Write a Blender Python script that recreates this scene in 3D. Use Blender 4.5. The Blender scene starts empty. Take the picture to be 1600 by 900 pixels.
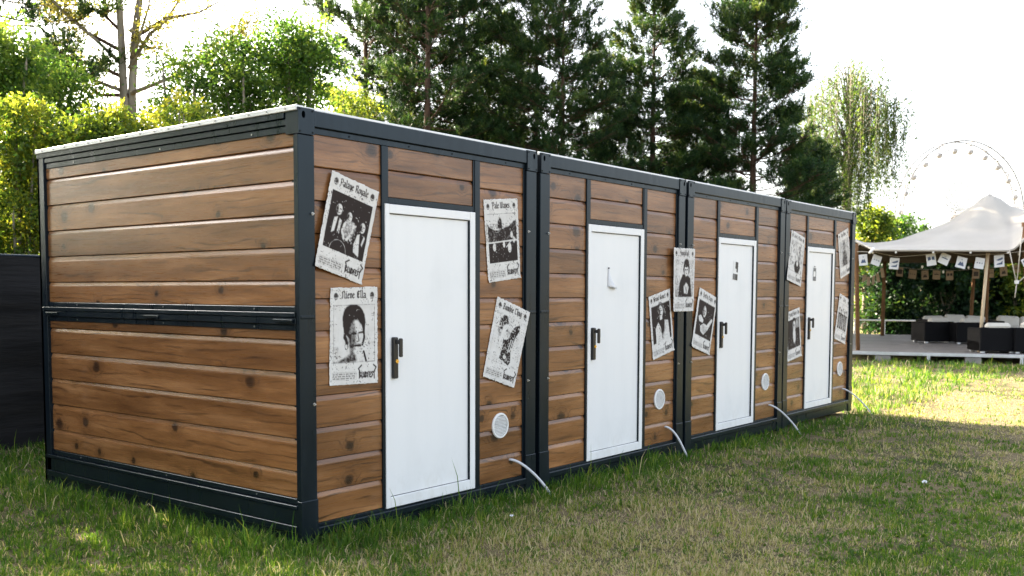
import bpy, math, random
import numpy as np
from mathutils import Matrix, Vector

random.seed(11)
RNG = np.random.default_rng(7)
SC = bpy.context.scene
COL = SC.collection

# ------------------------------------------------------------------ camera
CAM = np.array([-3.8277, -4.6211, 1.5205])
YAW, PITCH, ROLL = 0.9037, -0.0655, 0.0033
FPX, PPY = 1541.94, 557.66            # focal length and axis height of the 1600 px wide picture
_f = np.array([math.sin(YAW)*math.cos(PITCH), math.cos(YAW)*math.cos(PITCH), math.sin(PITCH)])
_r = np.array([math.cos(YAW), -math.sin(YAW), 0.0])
_u = np.cross(_r, _f)
_c, _s = math.cos(ROLL), math.sin(ROLL)
_r, _u = _c*_r + _s*_u, -_s*_r + _c*_u
cd = bpy.data.cameras.new('camera')
cd.sensor_width = 36.0
cd.lens = 36.0*FPX/1600.0
cd.shift_y = (PPY-450.0)/1600.0
cd.clip_start, cd.clip_end = 0.05, 3000.0
cam = bpy.data.objects.new('camera', cd)
COL.objects.link(cam)
cam.matrix_world = Matrix(((_r[0], _u[0], -_f[0], CAM[0]), (_r[1], _u[1], -_f[1], CAM[1]),
                           (_r[2], _u[2], -_f[2], CAM[2]), (0, 0, 0, 1)))
SC.camera = cam
cd.dof.use_dof = True
cd.dof.focus_distance = 7.5
cd.dof.aperture_fstop = 3.5

# ------------------------------------------------------------------ sky, sun, exposure
SUN_EL, SUN_AZ = math.radians(27.0), math.radians(3.0)      # azimuth from +Y towards +X
w = bpy.data.worlds.new('World')
SC.world = w
w.use_nodes = True
nt = w.node_tree
for n in list(nt.nodes):
    nt.nodes.remove(n)
sky = nt.nodes.new('ShaderNodeTexSky')
sky.sky_type = 'NISHITA'
sky.sun_disc = False
sky.sun_elevation = SUN_EL
sky.sun_rotation = SUN_AZ
sky.air_density = 1.0
sky.dust_density = 4.0
sky.ozone_density = 1.0
bg = nt.nodes.new('ShaderNodeBackground')
bg.inputs['Strength'].default_value = 0.09
wo = nt.nodes.new('ShaderNodeOutputWorld')
hsv = nt.nodes.new('ShaderNodeHueSaturation')      # thin white summer haze
hsv.inputs['Saturation'].default_value = 0.45
nt.links.new(sky.outputs[0], hsv.inputs['Color'])
nt.links.new(hsv.outputs[0], bg.inputs[0])
nt.links.new(bg.outputs[0], wo.inputs[0])
sl = bpy.data.lights.new('sun', 'SUN')
sl.energy = 5.0
sl.angle = math.radians(0.6)
sl.color = (1.0, 0.86, 0.66)
so = bpy.data.objects.new('sun', sl)
COL.objects.link(so)
_sd = Vector((math.sin(SUN_AZ)*math.cos(SUN_EL), math.cos(SUN_AZ)*math.cos(SUN_EL), math.sin(SUN_EL)))
so.rotation_euler = _sd.to_track_quat('Z', 'Y').to_euler()
so.location = (0, 30, 20)
vs = SC.view_settings
vs.view_transform = 'Standard'
try:
    vs.look = 'None'
except Exception:
    pass
vs.gamma = 1.0
vs.use_curve_mapping = False
vs.exposure = 3.1

# ------------------------------------------------------------------ placing helpers
def ray(x, y):
    return _f + _r*(x-800.0)/FPX - _u*(y-PPY)/FPX
def at(x, y, d):
    """point d metres in front of the viewpoint along the sight line of a place in the photo"""
    return CAM + ray(x, y)*d
def onY(x, y, Y=0.0):
    d = ray(x, y); return CAM + d*(Y-CAM[1])/d[1]
def ground_z(x, y):
    t = np.clip((np.asarray(x, float)-0.5)/9.0, 0, 1)
    return -0.035 - 0.08*t*t*(3-2*t)
def gpos(x, d):
    """ground point in the picture column x at depth d"""
    p = at(x, 456, d); return float(p[0]), float(p[1]), float(ground_z(p[0], p[1]))

# ------------------------------------------------------------------ mesh helpers
class MB:
    def __init__(s): s.v, s.f = [], []
    def add(s, vs, fs):
        o = len(s.v); s.v += [tuple(map(float, p)) for p in vs]; s.f += [tuple(i+o for i in q) for q in fs]
        return s
    def box(s, x0, x1, y0, y1, z0, z1):
        return s.add([(x0,y0,z0),(x1,y0,z0),(x1,y1,z0),(x0,y1,z0),(x0,y0,z1),(x1,y0,z1),(x1,y1,z1),(x0,y1,z1)],
                     [(0,3,2,1),(4,5,6,7),(0,1,5,4),(1,2,6,5),(2,3,7,6),(3,0,4,7)])
    def bbox(s, x0, x1, y0, y1, z0, z1, b=0.004):
        """box with chamfered long edges (all 12) """
        X = (x0,x0+b,x1-b,x1); Y = (y0,y0+b,y1-b,y1); Z = (z0,z0+b,z1-b,z1)
        vs, fs = [], []
        def q(*p):
            o = len(vs); vs.extend(p); fs.append(tuple(range(o, o+len(p))))
        for (ax, lo) in ((0,1),(0,0),(1,1),(1,0),(2,1),(2,0)):
            A = (X,Y,Z)[ax]; c = A[0] if lo else A[3]
            o1, o2 = [(1,2),(0,2),(0,1)][ax]
            P = (X,Y,Z)[o1]; Q = (X,Y,Z)[o2]
            pts = []
            for (a, bb) in ((P[1],Q[1]),(P[2],Q[1]),(P[2],Q[2]),(P[1],Q[2])):
                t = [0,0,0]; t[ax] = c; t[o1] = a; t[o2] = bb; pts.append(tuple(t))
            if (ax in (0,2)) == bool(lo): pts = pts[::-1]
            q(*pts)
        for ax in range(3):
            o1, o2 = [(1,2),(0,2),(0,1)][ax]
            A = (X,Y,Z)[ax]; P = (X,Y,Z)[o1]; Q = (X,Y,Z)[o2]
            for i in (0,1):
                for j in (0,1):
                    p0 = P[0] if i == 0 else P[3]; p1 = P[1] if i == 0 else P[2]
                    q0 = Q[0] if j == 0 else Q[3]; q1 = Q[1] if j == 0 else Q[2]
                    pts = []
                    for (a, pp, qq) in ((A[1],p0,q1),(A[2],p0,q1),(A[2],p1,q0),(A[1],p1,q0)):
                        t = [0,0,0]; t[ax] = a; t[o1] = pp; t[o2] = qq; pts.append(tuple(t))
                    q(*pts)
        for i in (0,1):
            for j in (0,1):
                for k in (0,1):
                    xo, xi = (X[0],X[1]) if i == 0 else (X[3],X[2])
                    yo, yi = (Y[0],Y[1]) if j == 0 else (Y[3],Y[2])
                    zo, zi = (Z[0],Z[1]) if k == 0 else (Z[3],Z[2])
                    q((xo,yi,zi),(xi,yo,zi),(xi,yi,zo))
        return s.add(vs, fs)
    def tube(s, pts, rad, n=8, caps=True):
        pts = [Vector(p) for p in pts]
        if not isinstance(rad, (list, tuple)): rad = [rad]*len(pts)
        vs, fs = [], []
        t0 = (pts[1]-pts[0]).normalized()
        nrm = t0.orthogonal().normalized()
        for i, p in enumerate(pts):
            a = pts[max(0, i-1)]; b = pts[min(len(pts)-1, i+1)]
            t = (b-a).normalized() if (b-a).length > 1e-9 else t0
            nrm = (nrm - t*nrm.dot(t)).normalized(); bi = t.cross(nrm)
            for k in range(n):
                an = 2*math.pi*k/n
                vs.append(p + (nrm*math.cos(an)+bi*math.sin(an))*rad[i])
        for i in range(len(pts)-1):
            for k in range(n):
                fs.append((i*n+k, i*n+(k+1)%n, (i+1)*n+(k+1)%n, (i+1)*n+k))
        if caps:
            fs.append(tuple(range(n))[::-1]); fs.append(tuple(range((len(pts)-1)*n, len(pts)*n)))
        return s.add(vs, fs)
    def cyl(s, p0, p1, r, n=16, r1=None):
        return s.tube([p0, p1], [r, r if r1 is None else r1], n)
    def extrude_x(s, prof, x0, x1):
        """profile [(y,z)...] (counter-clockwise seen from +x) extruded along x"""
        n = len(prof)
        vs = [(x0,y,z) for y, z in prof] + [(x1,y,z) for y, z in prof]
        fs = [tuple(range(n))[::-1], tuple(range(n, 2*n))]
        fs += [(i, (i+1) % n, n+(i+1) % n, n+i) for i in range(n)]
        return s.add(vs, fs)
    def mesh(s, name, mat, smooth=False):
        me = bpy.data.meshes.new(name)
        me.from_pydata(s.v, [], s.f)
        import bmesh
        bm = bmesh.new(); bm.from_mesh(me)
        bmesh.ops.remove_doubles(bm, verts=bm.verts, dist=1e-5)
        bmesh.ops.recalc_face_normals(bm, faces=bm.faces)
        bm.to_mesh(me); bm.free()
        if mat: me.materials.append(mat)
        if smooth:
            me.polygons.foreach_set('use_smooth', [True]*len(me.polygons))
        return me
    def build(s, name, mat, parent=None, smooth=False, loc=None):
        return link(name, s.mesh(name, mat, smooth), parent, loc)

def link(name, me, parent=None, loc=None, rotz=None):
    o = bpy.data.objects.new(name, me)
    COL.objects.link(o)
    if parent is not None: o.parent = parent
    if loc is not None: o.location = loc
    if rotz is not None: o.rotation_euler = (0, 0, rotz)
    return o
def tag(o, label=None, cat=None, group=None, kind=None):
    if label: o['label'] = label
    if cat: o['category'] = cat
    if group: o['group'] = group
    if kind: o['kind'] = kind
    return o
def empty(name, loc=(0,0,0), rotz=0.0):
    o = bpy.data.objects.new(name, None)
    o.empty_display_size = 0.2
    COL.objects.link(o); o.location = loc; o.rotation_euler = (0,0,rotz)
    return o
def np_mesh(name, verts, faces_list, mat, attrs=None, smooth=False):
    """verts (N,3); faces_list: list of int arrays (M,k); attrs: {name: (N,) float}"""
    me = bpy.data.meshes.new(name)
    verts = np.asarray(verts, np.float32)
    me.vertices.add(len(verts)); me.vertices.foreach_set('co', verts.ravel())
    li = np.concatenate([f.ravel() for f in faces_list]).astype(np.int32)
    tot = np.concatenate([np.full(len(f), f.shape[1], np.int32) for f in faces_list])
    st = np.concatenate([[0], np.cumsum(tot)[:-1]]).astype(np.int32)
    me.loops.add(len(li)); me.loops.foreach_set('vertex_index', li)
    me.polygons.add(len(tot)); me.polygons.foreach_set('loop_start', st)
    try: me.polygons.foreach_set('loop_total', tot)
    except Exception: pass
    if smooth: me.polygons.foreach_set('use_smooth', np.ones(len(tot), bool))
    me.update(calc_edges=True)
    for k, a in (attrs or {}).items():
        at_ = me.attributes.new(k, 'FLOAT', 'POINT'); at_.data.foreach_set('value', np.asarray(a, np.float32).ravel())
    me.materials.append(mat)
    return me

# ------------------------------------------------------------------ materials
class NT:
    """small node-building helper"""
    def __init__(s, name):
        s.m = bpy.data.materials.new(name); s.m.use_nodes = True
        s.t = s.m.node_tree
        for n in list(s.t.nodes): s.t.nodes.remove(n)
        s.out = s.t.nodes.new('ShaderNodeOutputMaterial')
    def n(s, typ, **kw):
        nd = s.t.nodes.new(typ)
        for k, v in kw.items():
            if k.startswith('i_'):
                key = k[2:].replace('_', ' ')
                if key.isdigit(): key = int(key)
                s.set(nd.inputs[key], v)
            else: setattr(nd, k, v)
        return nd
    def set(s, sock, v):
        if isinstance(v, bpy.types.NodeSocket): s.t.links.new(v, sock)
        elif isinstance(v, bpy.types.Node): s.t.links.new(v.outputs[0], sock)
        else: sock.default_value = v
    def math(s, op, a, b=None, c=None, clamp=False):
        nd = s.t.nodes.new('ShaderNodeMath'); nd.operation = op; nd.use_clamp = clamp
        s.set(nd.inputs[0], a)
        if b is not None: s.set(nd.inputs[1], b)
        if c is not None: s.set(nd.inputs[2], c)
        return nd.outputs[0]
    def mix(s, fac, a, b, blend='MIX'):
        nd = s.t.nodes.new('ShaderNodeMix'); nd.data_type = 'RGBA'; nd.blend_type = blend
        s.set(nd.inputs[0], fac)
        for sock, v in ((nd.inputs[6], a), (nd.inputs[7], b)):
            if isinstance(v, tuple) and len(v) == 3: v = v + (1,)
            s.set(sock, v)
        return nd.outputs[2]
    def ramp(s, fac, stops):
        nd = s.t.nodes.new('ShaderNodeValToRGB'); cr = nd.color_ramp
        while len(cr.elements) < len(stops): cr.elements.new(0.5)
        for e, (p, c) in zip(cr.elements, stops):
            e.position = p; e.color = (c if len(c) == 4 else tuple(c)+(1,))
        s.set(nd.inputs[0], fac); return nd.outputs[0]
    def mapr(s, v, a, b, c=0.0, d=1.0, smooth=False):
        nd = s.t.nodes.new('ShaderNodeMapRange'); nd.clamp = True
        if smooth: nd.interpolation_type = 'SMOOTHSTEP'
        for i, x in enumerate((v, a, b, c, d)): s.set(nd.inputs[i], x)
        return nd.outputs[0]
    def noise(s, vec, scale, detail=4, rough=0.55, dim='3D'):
        nd = s.t.nodes.new('ShaderNodeTexNoise'); nd.noise_dimensions = dim
        s.set(nd.inputs['Vector'], vec); s.set(nd.inputs['Scale'], scale)
        nd.inputs['Detail'].default_value = detail; nd.inputs['Roughness'].default_value = rough
        return nd.outputs[0]
    def mapping(s, vec, scale=(1,1,1), loc=(0,0,0)):
        nd = s.t.nodes.new('ShaderNodeMapping'); s.set(nd.inputs[0], vec)
        s.set(nd.inputs['Location'], loc); s.set(nd.inputs['Scale'], scale)
        return nd.outputs[0]
    def bump(s, h, strength=0.3, dist=0.01):
        nd = s.t.nodes.new('ShaderNodeBump'); nd.inputs['Strength'].default_value = strength
        nd.inputs['Distance'].default_value = dist; s.set(nd.inputs['Height'], h); return nd.outputs[0]
    def bsdf(s, color, rough=0.5, metal=0.0, spec=0.5, normal=None, **kw):
        nd = s.t.nodes.new('ShaderNodeBsdfPrincipled')
        if isinstance(color, tuple) and len(color) == 3: color = color + (1,)
        s.set(nd.inputs['Base Color'], color); s.set(nd.inputs['Roughness'], rough)
        s.set(nd.inputs['Metallic'], metal); s.set(nd.inputs['Specular IOR Level'], spec)
        if normal is not None: s.set(nd.inputs['Normal'], normal)
        for k, v in kw.items(): s.set(nd.inputs[k], v)
        return nd.outputs[0]
    def done(s, sh):
        s.t.links.new(sh, s.out.inputs['Surface']); return s.m

def simple(name, col, rough=0.6, metal=0.0, spec=0.5, var=0.12, scale=6.0, bump=0.0):
    k = NT(name); tc = k.n('ShaderNodeTexCoord')
    nz = k.noise(tc.outputs['Object'], scale, 5, 0.6)
    f = k.mapr(nz, 0.3, 0.7, 1-var, 1+var)
    c = k.mix(1.0, col, k.n('ShaderNodeCombineColor', i_0=f, i_1=f, i_2=f).outputs[0], 'MULTIPLY')
    rg = k.mapr(nz, 0.3, 0.7, max(0.05, rough-0.08), min(1, rough+0.08))
    nm = k.bump(nz, bump, 0.01) if bump else None
    return k.done(k.bsdf(c, rg, metal, spec, nm))

def m_steel():
    k = NT('anthracite_steel'); tc = k.n('ShaderNodeTexCoord'); oc = tc.outputs['Object']
    big = k.noise(oc, 2.3, 4, 0.6)
    streak = k.noise(k.mapping(oc, (14, 14, 1.2)), 1.0, 4, 0.6)
    col = k.mix(k.mapr(big, 0.3, 0.7), (0.0024, 0.0050, 0.0085), (0.0045, 0.0085, 0.0130))
    col = k.mix(k.mapr(streak, 0.58, 0.80, 0, 0.22), col, (0.014, 0.021, 0.028))
    fine = k.noise(oc, 55.0, 3, 0.7)
    col = k.mix(k.mapr(fine, 0.72, 0.78, 0, 0.5), col, (0.12, 0.12, 0.12))
    rg = k.mapr(streak, 0.3, 0.7, 0.24, 0.40)
    return k.done(k.bsdf(col, rg, 0.0, 0.33, k.bump(big, 0.12, 0.01), **{'Specular Tint': (0.72, 0.88, 1.0, 1.0)}))

def m_wood():
    """printed cedar siding: long grain, knots with rings round them"""
    k = NT('cedar_siding'); tc = k.n('ShaderNodeTexCoord'); oi = k.n('ShaderNodeObjectInfo')
    sep = k.n('ShaderNodeSeparateXYZ'); k.set(sep.inputs[0], tc.outputs['Object'])
    rnd = k.math('MULTIPLY', oi.outputs['Random'], 37.0)
    u = k.math('ADD', sep.outputs[0], rnd); v = sep.outputs[2]
    P = k.n('ShaderNodeCombineXYZ'); k.set(P.inputs[0], u); k.set(P.inputs[1], v); k.set(P.inputs[2], rnd)
    # knots: sparse cells along the board
    vor = k.n('ShaderNodeTexVoronoi', voronoi_dimensions='2D', feature='F1')
    kc = k.n('ShaderNodeCombineXYZ'); k.set(kc.inputs[0], k.math('MULTIPLY', u, 2.5)); k.set(kc.inputs[1], k.math('ADD', k.math('MULTIPLY', v, 2.9), rnd))
    k.set(vor.inputs['Vector'], kc.outputs[0]); k.set(vor.inputs['Scale'], 1.0)
    wob = k.noise(k.mapping(P.outputs[0], (30, 30, 1)), 1.0, 3, 0.6)
    d = k.math('ADD', vor.outputs['Distance'], k.math('MULTIPLY', k.math('SUBTRACT', wob, 0.5), 0.085))
    sel = k.n('ShaderNodeSeparateColor'); k.set(sel.inputs[0], vor.outputs['Color'])
    d = k.math('MULTIPLY', d, k.mapr(sel.outputs[1], 0, 1, 0.75, 1.7))
    has = k.mapr(sel.outputs[0], 0.30, 0.34)
    core = k.math('MULTIPLY', k.mapr(d, 0.062, 0.125, 1.0, 0.0, True), has)
    halo = k.math('MULTIPLY', k.mapr(d, 0.05, 0.36, 1.0, 0.0, True), has)
    # grain lines bent round the knots
    slow = k.noise(k.mapping(P.outputs[0], (0.9, 5, 1)), 1.0, 3, 0.5)
    gv = k.math('ADD', k.math('MULTIPLY', v, 120.0), k.math('MULTIPLY', slow, 26.0))
    gv = k.math('ADD', gv, k.math('MULTIPLY', halo, 11.0))
    line = k.math('SINE', gv)
    brk = k.noise(k.mapping(P.outputs[0], (2.2, 18, 1)), 1.0, 4, 0.6)
    line = k.math('MULTIPLY', k.mapr(line, 0.55, 1.0), k.mapr(brk, 0.42, 0.68))
    fib = k.noise(k.mapping(P.outputs[0], (5, 150, 1)), 1.0, 5, 0.65)
    tone = k.noise(k.mapping(P.outputs[0], (1.3, 9, 1)), 1.0, 4, 0.55)
    col = k.ramp(tone, [(0.22, (0.105, 0.042, 0.013)), (0.5, (0.215, 0.095, 0.033)), (0.80, (0.380, 0.190, 0.080))])
    col = k.mix(k.mapr(fib, 0.35, 0.7, 0, 0.55), col, (0.085, 0.030, 0.008))
    col = k.mix(k.math('MULTIPLY', line, 0.85), col, (0.030, 0.012, 0.005))
    swirl = k.math('MULTIPLY', k.mapr(k.math('SINE', k.math('MULTIPLY', d, 75.0)), 0.55, 1.0), k.math('MULTIPLY', halo, 0.8))
    col = k.mix(k.math('MULTIPLY', swirl, k.mapr(brk, 0.35, 0.6)), col, (0.034, 0.013, 0.005))
    col = k.mix(k.math('MULTIPLY', halo, 0.42), col, (0.075, 0.030, 0.011))
    ring = k.mapr(k.math('SINE', k.math('MULTIPLY', d, 190.0)), 0.0, 1.0)
    kn = k.mix(ring, (0.010, 0.005, 0.003), (0.034, 0.014, 0.007))
    col = k.mix(k.math('MULTIPLY', core, 0.86), col, kn)
    bright = k.mapr(k.math('FRACT', k.math('MULTIPLY', oi.outputs['Random'], 17.3)), 0, 1, 0.78, 1.20)
    col = k.mix(1.0, col, k.n('ShaderNodeCombineColor', i_0=bright, i_1=bright, i_2=bright).outputs[0], 'MULTIPLY')
    # a little pale dust and wear
    dust = k.noise(tc.outputs['Object'], 3.2, 6, 0.7)
    col = k.mix(k.mapr(dust, 0.6, 0.85, 0, 0.14), col, (0.34, 0.25, 0.18))
    rg = k.mapr(fib, 0.3, 0.7, 0.24, 0.36)
    return k.done(k.bsdf(col, rg, 0.0, 0.52, k.bump(fib, 0.10, 0.004)))

def m_door():
    k = NT('white_door_paint'); tc = k.n('ShaderNodeTexCoord'); oc = tc.outputs['Object']
    a = k.noise(k.mapping(oc, (9, 9, 1.0)), 1.0, 5, 0.6)
    b = k.noise(oc, 1.7, 4, 0.6)
    col = k.mix(k.mapr(a, 0.45, 0.8, 0, 0.5), (0.70, 0.705, 0.71), (0.64, 0.65, 0.66))
    col = k.mix(k.mapr(b, 0.55, 0.8, 0, 0.35), col, (0.55, 0.56, 0.56))
    sp = k.noise(oc, 90.0, 2, 0.5)
    col = k.mix(k.mapr(sp, 0.74, 0.80, 0, 0.4), col, (0.45, 0.43, 0.40))
    sx = k.n('ShaderNodeSeparateXYZ'); k.set(sx.inputs[0], oc)
    splash = k.noise(k.mapping(oc, (16, 16, 9)), 1.0, 5, 0.7)
    mud = k.math('MULTIPLY', k.mapr(sx.outputs[2], 0.08, 0.42, 1.0, 0.0), k.mapr(splash, 0.48, 0.70))
    col = k.mix(k.math('MULTIPLY', mud, 0.22), col, (0.36, 0.32, 0.25))
    return k.done(k.bsdf(col, k.mapr(b, 0.3, 0.7, 0.32, 0.45), 0.0, 0.5, k.bump(b, 0.06, 0.02)))

def m_leaf(name, stops, trans=0.5, tstops=None, rough=0.5):
    k = NT(name); a = k.n('ShaderNodeAttribute', attribute_name='tint')
    col = k.ramp(a.outputs['Fac'], stops)
    tcol = k.ramp(a.outputs['Fac'], tstops or stops)
    p = k.bsdf(col, rough, 0.0, 0.2)
    t = k.n('ShaderNodeBsdfTranslucent'); k.set(t.inputs[0], tcol)
    mx = k.n('ShaderNodeMixShader'); mx.inputs[0].default_value = trans
    k.t.links.new(p, mx.inputs[1]); k.t.links.new(t.outputs[0], mx.inputs[2])
    return k.done(mx.outputs[0])

def m_bark(name, c0, c1, sc=(9, 9, 2.0)):
    k = NT(name); tc = k.n('ShaderNodeTexCoord')
    a = k.noise(k.mapping(tc.outputs['Object'], sc), 1.0, 5, 0.65)
    return k.done(k.bsdf(k.ramp(a, [(0.3, c0), (0.7, c1)]), 0.9, 0, 0.2, k.bump(a, 0.6, 0.03)))

def m_ground():
    k = NT('turf_soil'); g = k.n('ShaderNodeNewGeometry'); p = g.outputs['Position']
    big = k.noise(p, 0.55, 5, 0.6); mid = k.noise(p, 3.0, 5, 0.65); fine = k.noise(p, 38.0, 5, 0.75)
    dry = k.mapr(k.math('ADD', k.math('MULTIPLY', big, 0.65), k.math('MULTIPLY', mid, 0.35)), 0.38, 0.54)
    green = k.mix(fine, (0.010, 0.016, 0.005), (0.050, 0.072, 0.020))
    straw = k.mix(k.mapr(fine, 0.25, 0.75), (0.050, 0.037, 0.020), (0.33, 0.265, 0.155))
    col = k.mix(dry, green, straw)
    return k.done(k.bsdf(col, 0.95, 0, 0.1, k.bump(fine, 0.9, 0.04)))

def m_netting():
    k = NT('black_fence_netting'); tc = k.n('ShaderNodeTexCoord'); oc = tc.outputs['Object']
    a = k.noise(k.mapping(oc, (0.8, 1, 7)), 1.0, 5, 0.6); b = k.noise(oc, 9.0, 5, 0.7)
    col = k.mix(k.mapr(a, 0.4, 0.75), (0.004, 0.004, 0.005), (0.013, 0.012, 0.012))
    col = k.mix(k.mapr(b, 0.62, 0.80, 0, 0.30), col, (0.050, 0.044, 0.032))
    p = k.bsdf(col, 0.75, 0, 0.3, k.bump(a, 0.5, 0.05))
    return k.done(p)

def m_fabric(name, c0, c1, trans=0.0, tcol=None):
    k = NT(name); tc = k.n('ShaderNodeTexCoord'); a = k.noise(tc.outputs['Object'], 1.1, 5, 0.6)
    col = k.mix(k.mapr(a, 0.3, 0.7), c0, c1)
    p = k.bsdf(col, 0.8, 0, 0.25)
    if trans <= 0: return k.done(p)
    t = k.n('ShaderNodeBsdfTranslucent'); k.set(t.inputs[0], (tcol or c1)+(1,))
    mx = k.n('ShaderNodeMixShader'); mx.inputs[0].default_value = trans
    k.t.links.new(p, mx.inputs[1]); k.t.links.new(t.outputs[0], mx.inputs[2])
    return k.done(mx.outputs[0])

def m_print():
    k = NT('printed_paper'); a = k.n('ShaderNodeAttribute', attribute_name='ink')
    tc = k.n('ShaderNodeTexCoord'); nz = k.noise(tc.outputs['Object'], 14.0, 4, 0.6)
    paper = k.mix(k.mapr(nz, 0.35, 0.75), (0.62, 0.605, 0.585), (0.52, 0.50, 0.475))
    col = k.mix(a.outputs['Fac'], paper, (0.026, 0.019, 0.017))
    return k.done(k.bsdf(col, 0.65, 0, 0.12))

M = {
 'steel': m_steel(), 'wood': m_wood(), 'door': m_door(), 'print': m_print(),
 'gap': simple('dark_rubber_core', (0.006, 0.007, 0.009), 0.8, 0, 0.2),
 'roof': simple('galvanised_roof_sheet', (0.62, 0.62, 0.61), 0.35, 0.25, 0.5, 0.10, 4.0),
 'screw': simple('zinc_screw', (0.42, 0.42, 0.41), 0.35, 0.85, 0.5),
 'black': simple('black_handle_plastic', (0.010, 0.010, 0.011), 0.32, 0, 0.5),
 'brass': simple('brass_lock', (0.75, 0.50, 0.14), 0.28, 1.0, 0.5),
 'white': simple('white_plastic', (0.66, 0.66, 0.65), 0.42, 0, 0.5, 0.05),
 'hose': simple('white_pvc_hose', (0.50, 0.51, 0.54), 0.35, 0, 0.5, 0.08, 12),
 'ink': simple('black_sign_print', (0.012, 0.011, 0.011), 0.5),
 'greyink': simple('grey_sign_print', (0.12, 0.12, 0.12), 0.5),
 'ventback': simple('vent_shadow_grey', (0.42, 0.42, 0.42), 0.6),
 'ground': m_ground(), 'net': m_netting(),
 'bark': m_bark('pine_bark', (0.030, 0.019, 0.013), (0.115, 0.072, 0.050)),
 'greybark': m_bark('grey_bark', (0.10, 0.085, 0.065), (0.30, 0.26, 0.20), (6, 6, 1.5)),
 'post': m_bark('brown_tent_pole', (0.10, 0.050, 0.022), (0.22, 0.115, 0.055)),
 'palewood': m_bark('pale_tent_pole', (0.42, 0.33, 0.22), (0.60, 0.49, 0.35)),
 'tent': m_fabric('cream_stretch_canvas', (0.39, 0.365, 0.325), (0.455, 0.43, 0.39), 0.14, (0.60, 0.55, 0.46)),
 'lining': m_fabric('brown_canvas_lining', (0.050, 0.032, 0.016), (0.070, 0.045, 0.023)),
 'deckpanel': simple('grey_deck_panel', (0.20, 0.185, 0.175), 0.55, 0, 0.5, 0.25, 2.2),
 'alu': simple('aluminium_edge', (0.55, 0.56, 0.58), 0.38, 0.6, 0.5, 0.1),
 'wicker': simple('black_wicker', (0.004, 0.004, 0.005), 0.7, 0, 0.1, 0.3, 40),
 'cushion': m_fabric('cream_cushion', (0.50, 0.47, 0.42), (0.58, 0.55, 0.50)),
 'card': simple('white_card', (0.62, 0.63, 0.66), 0.6, 0, 0.3, 0.05),
 'kraft': simple('kraft_card', (0.36, 0.27, 0.18), 0.75, 0, 0.3, 0.1),
 'blueink': simple('navy_card_print', (0.045, 0.075, 0.15), 0.6),
 'brownink': simple('dark_card_print', (0.030, 0.020, 0.016), 0.6),
 'rope': simple('pale_rope', (0.50, 0.46, 0.40), 0.8),
 'bulb': simple('frosted_bulb', (0.80, 0.79, 0.76), 0.25),
 'gondola': simple('pale_gondola', (0.34, 0.34, 0.35), 0.6),
 'wheelpaint': simple('grey_wheel_paint', (0.21, 0.21, 0.22), 0.6, 0, 0.2, 0.03),
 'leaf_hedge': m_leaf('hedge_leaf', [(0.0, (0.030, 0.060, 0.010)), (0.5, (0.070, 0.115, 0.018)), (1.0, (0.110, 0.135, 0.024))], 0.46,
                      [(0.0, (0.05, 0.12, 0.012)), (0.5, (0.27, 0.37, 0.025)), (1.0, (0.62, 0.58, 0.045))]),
 'leaf_green': m_leaf('green_leaf', [(0.0, (0.020, 0.045, 0.010)), (0.5, (0.042, 0.085, 0.016)), (1.0, (0.085, 0.125, 0.024))], 0.5,
                      [(0.0, (0.05, 0.13, 0.015)), (0.5, (0.14, 0.28, 0.03)), (1.0, (0.34, 0.44, 0.05))]),
 'leaf_willow': m_leaf('willow_leaf', [(0.0, (0.030, 0.055, 0.012)), (0.5, (0.060, 0.090, 0.020)), (1.0, (0.12, 0.14, 0.030))], 0.5,
                      [(0.0, (0.05, 0.10, 0.014)), (0.5, (0.12, 0.20, 0.024)), (1.0, (0.34, 0.36, 0.045))]),
 'leaf_sparse': m_leaf('pale_leaf', [(0.0, (0.06, 0.075, 0.018)), (1.0, (0.16, 0.15, 0.04))], 0.5,
                      [(0.0, (0.20, 0.22, 0.03)), (1.0, (0.5, 0.42, 0.08))]),
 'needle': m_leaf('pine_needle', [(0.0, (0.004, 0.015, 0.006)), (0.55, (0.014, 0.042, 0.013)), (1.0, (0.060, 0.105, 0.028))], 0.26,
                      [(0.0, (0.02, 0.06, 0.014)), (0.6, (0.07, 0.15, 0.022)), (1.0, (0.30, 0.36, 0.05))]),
 'grass': m_leaf('grass_blade', [(0.0, (0.016, 0.056, 0.008)), (0.35, (0.058, 0.128, 0.018)), (0.55, (0.150, 0.185, 0.040)), (0.72, (0.285, 0.230, 0.110)), (1.0, (0.58, 0.49, 0.31))], 0.42,
                      [(0.0, (0.07, 0.18, 0.012)), (0.35, (0.20, 0.33, 0.022)), (0.55, (0.46, 0.48, 0.055)), (0.72, (0.50, 0.44, 0.13)), (1.0, (0.62, 0.54, 0.27))], 0.6),
}
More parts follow.
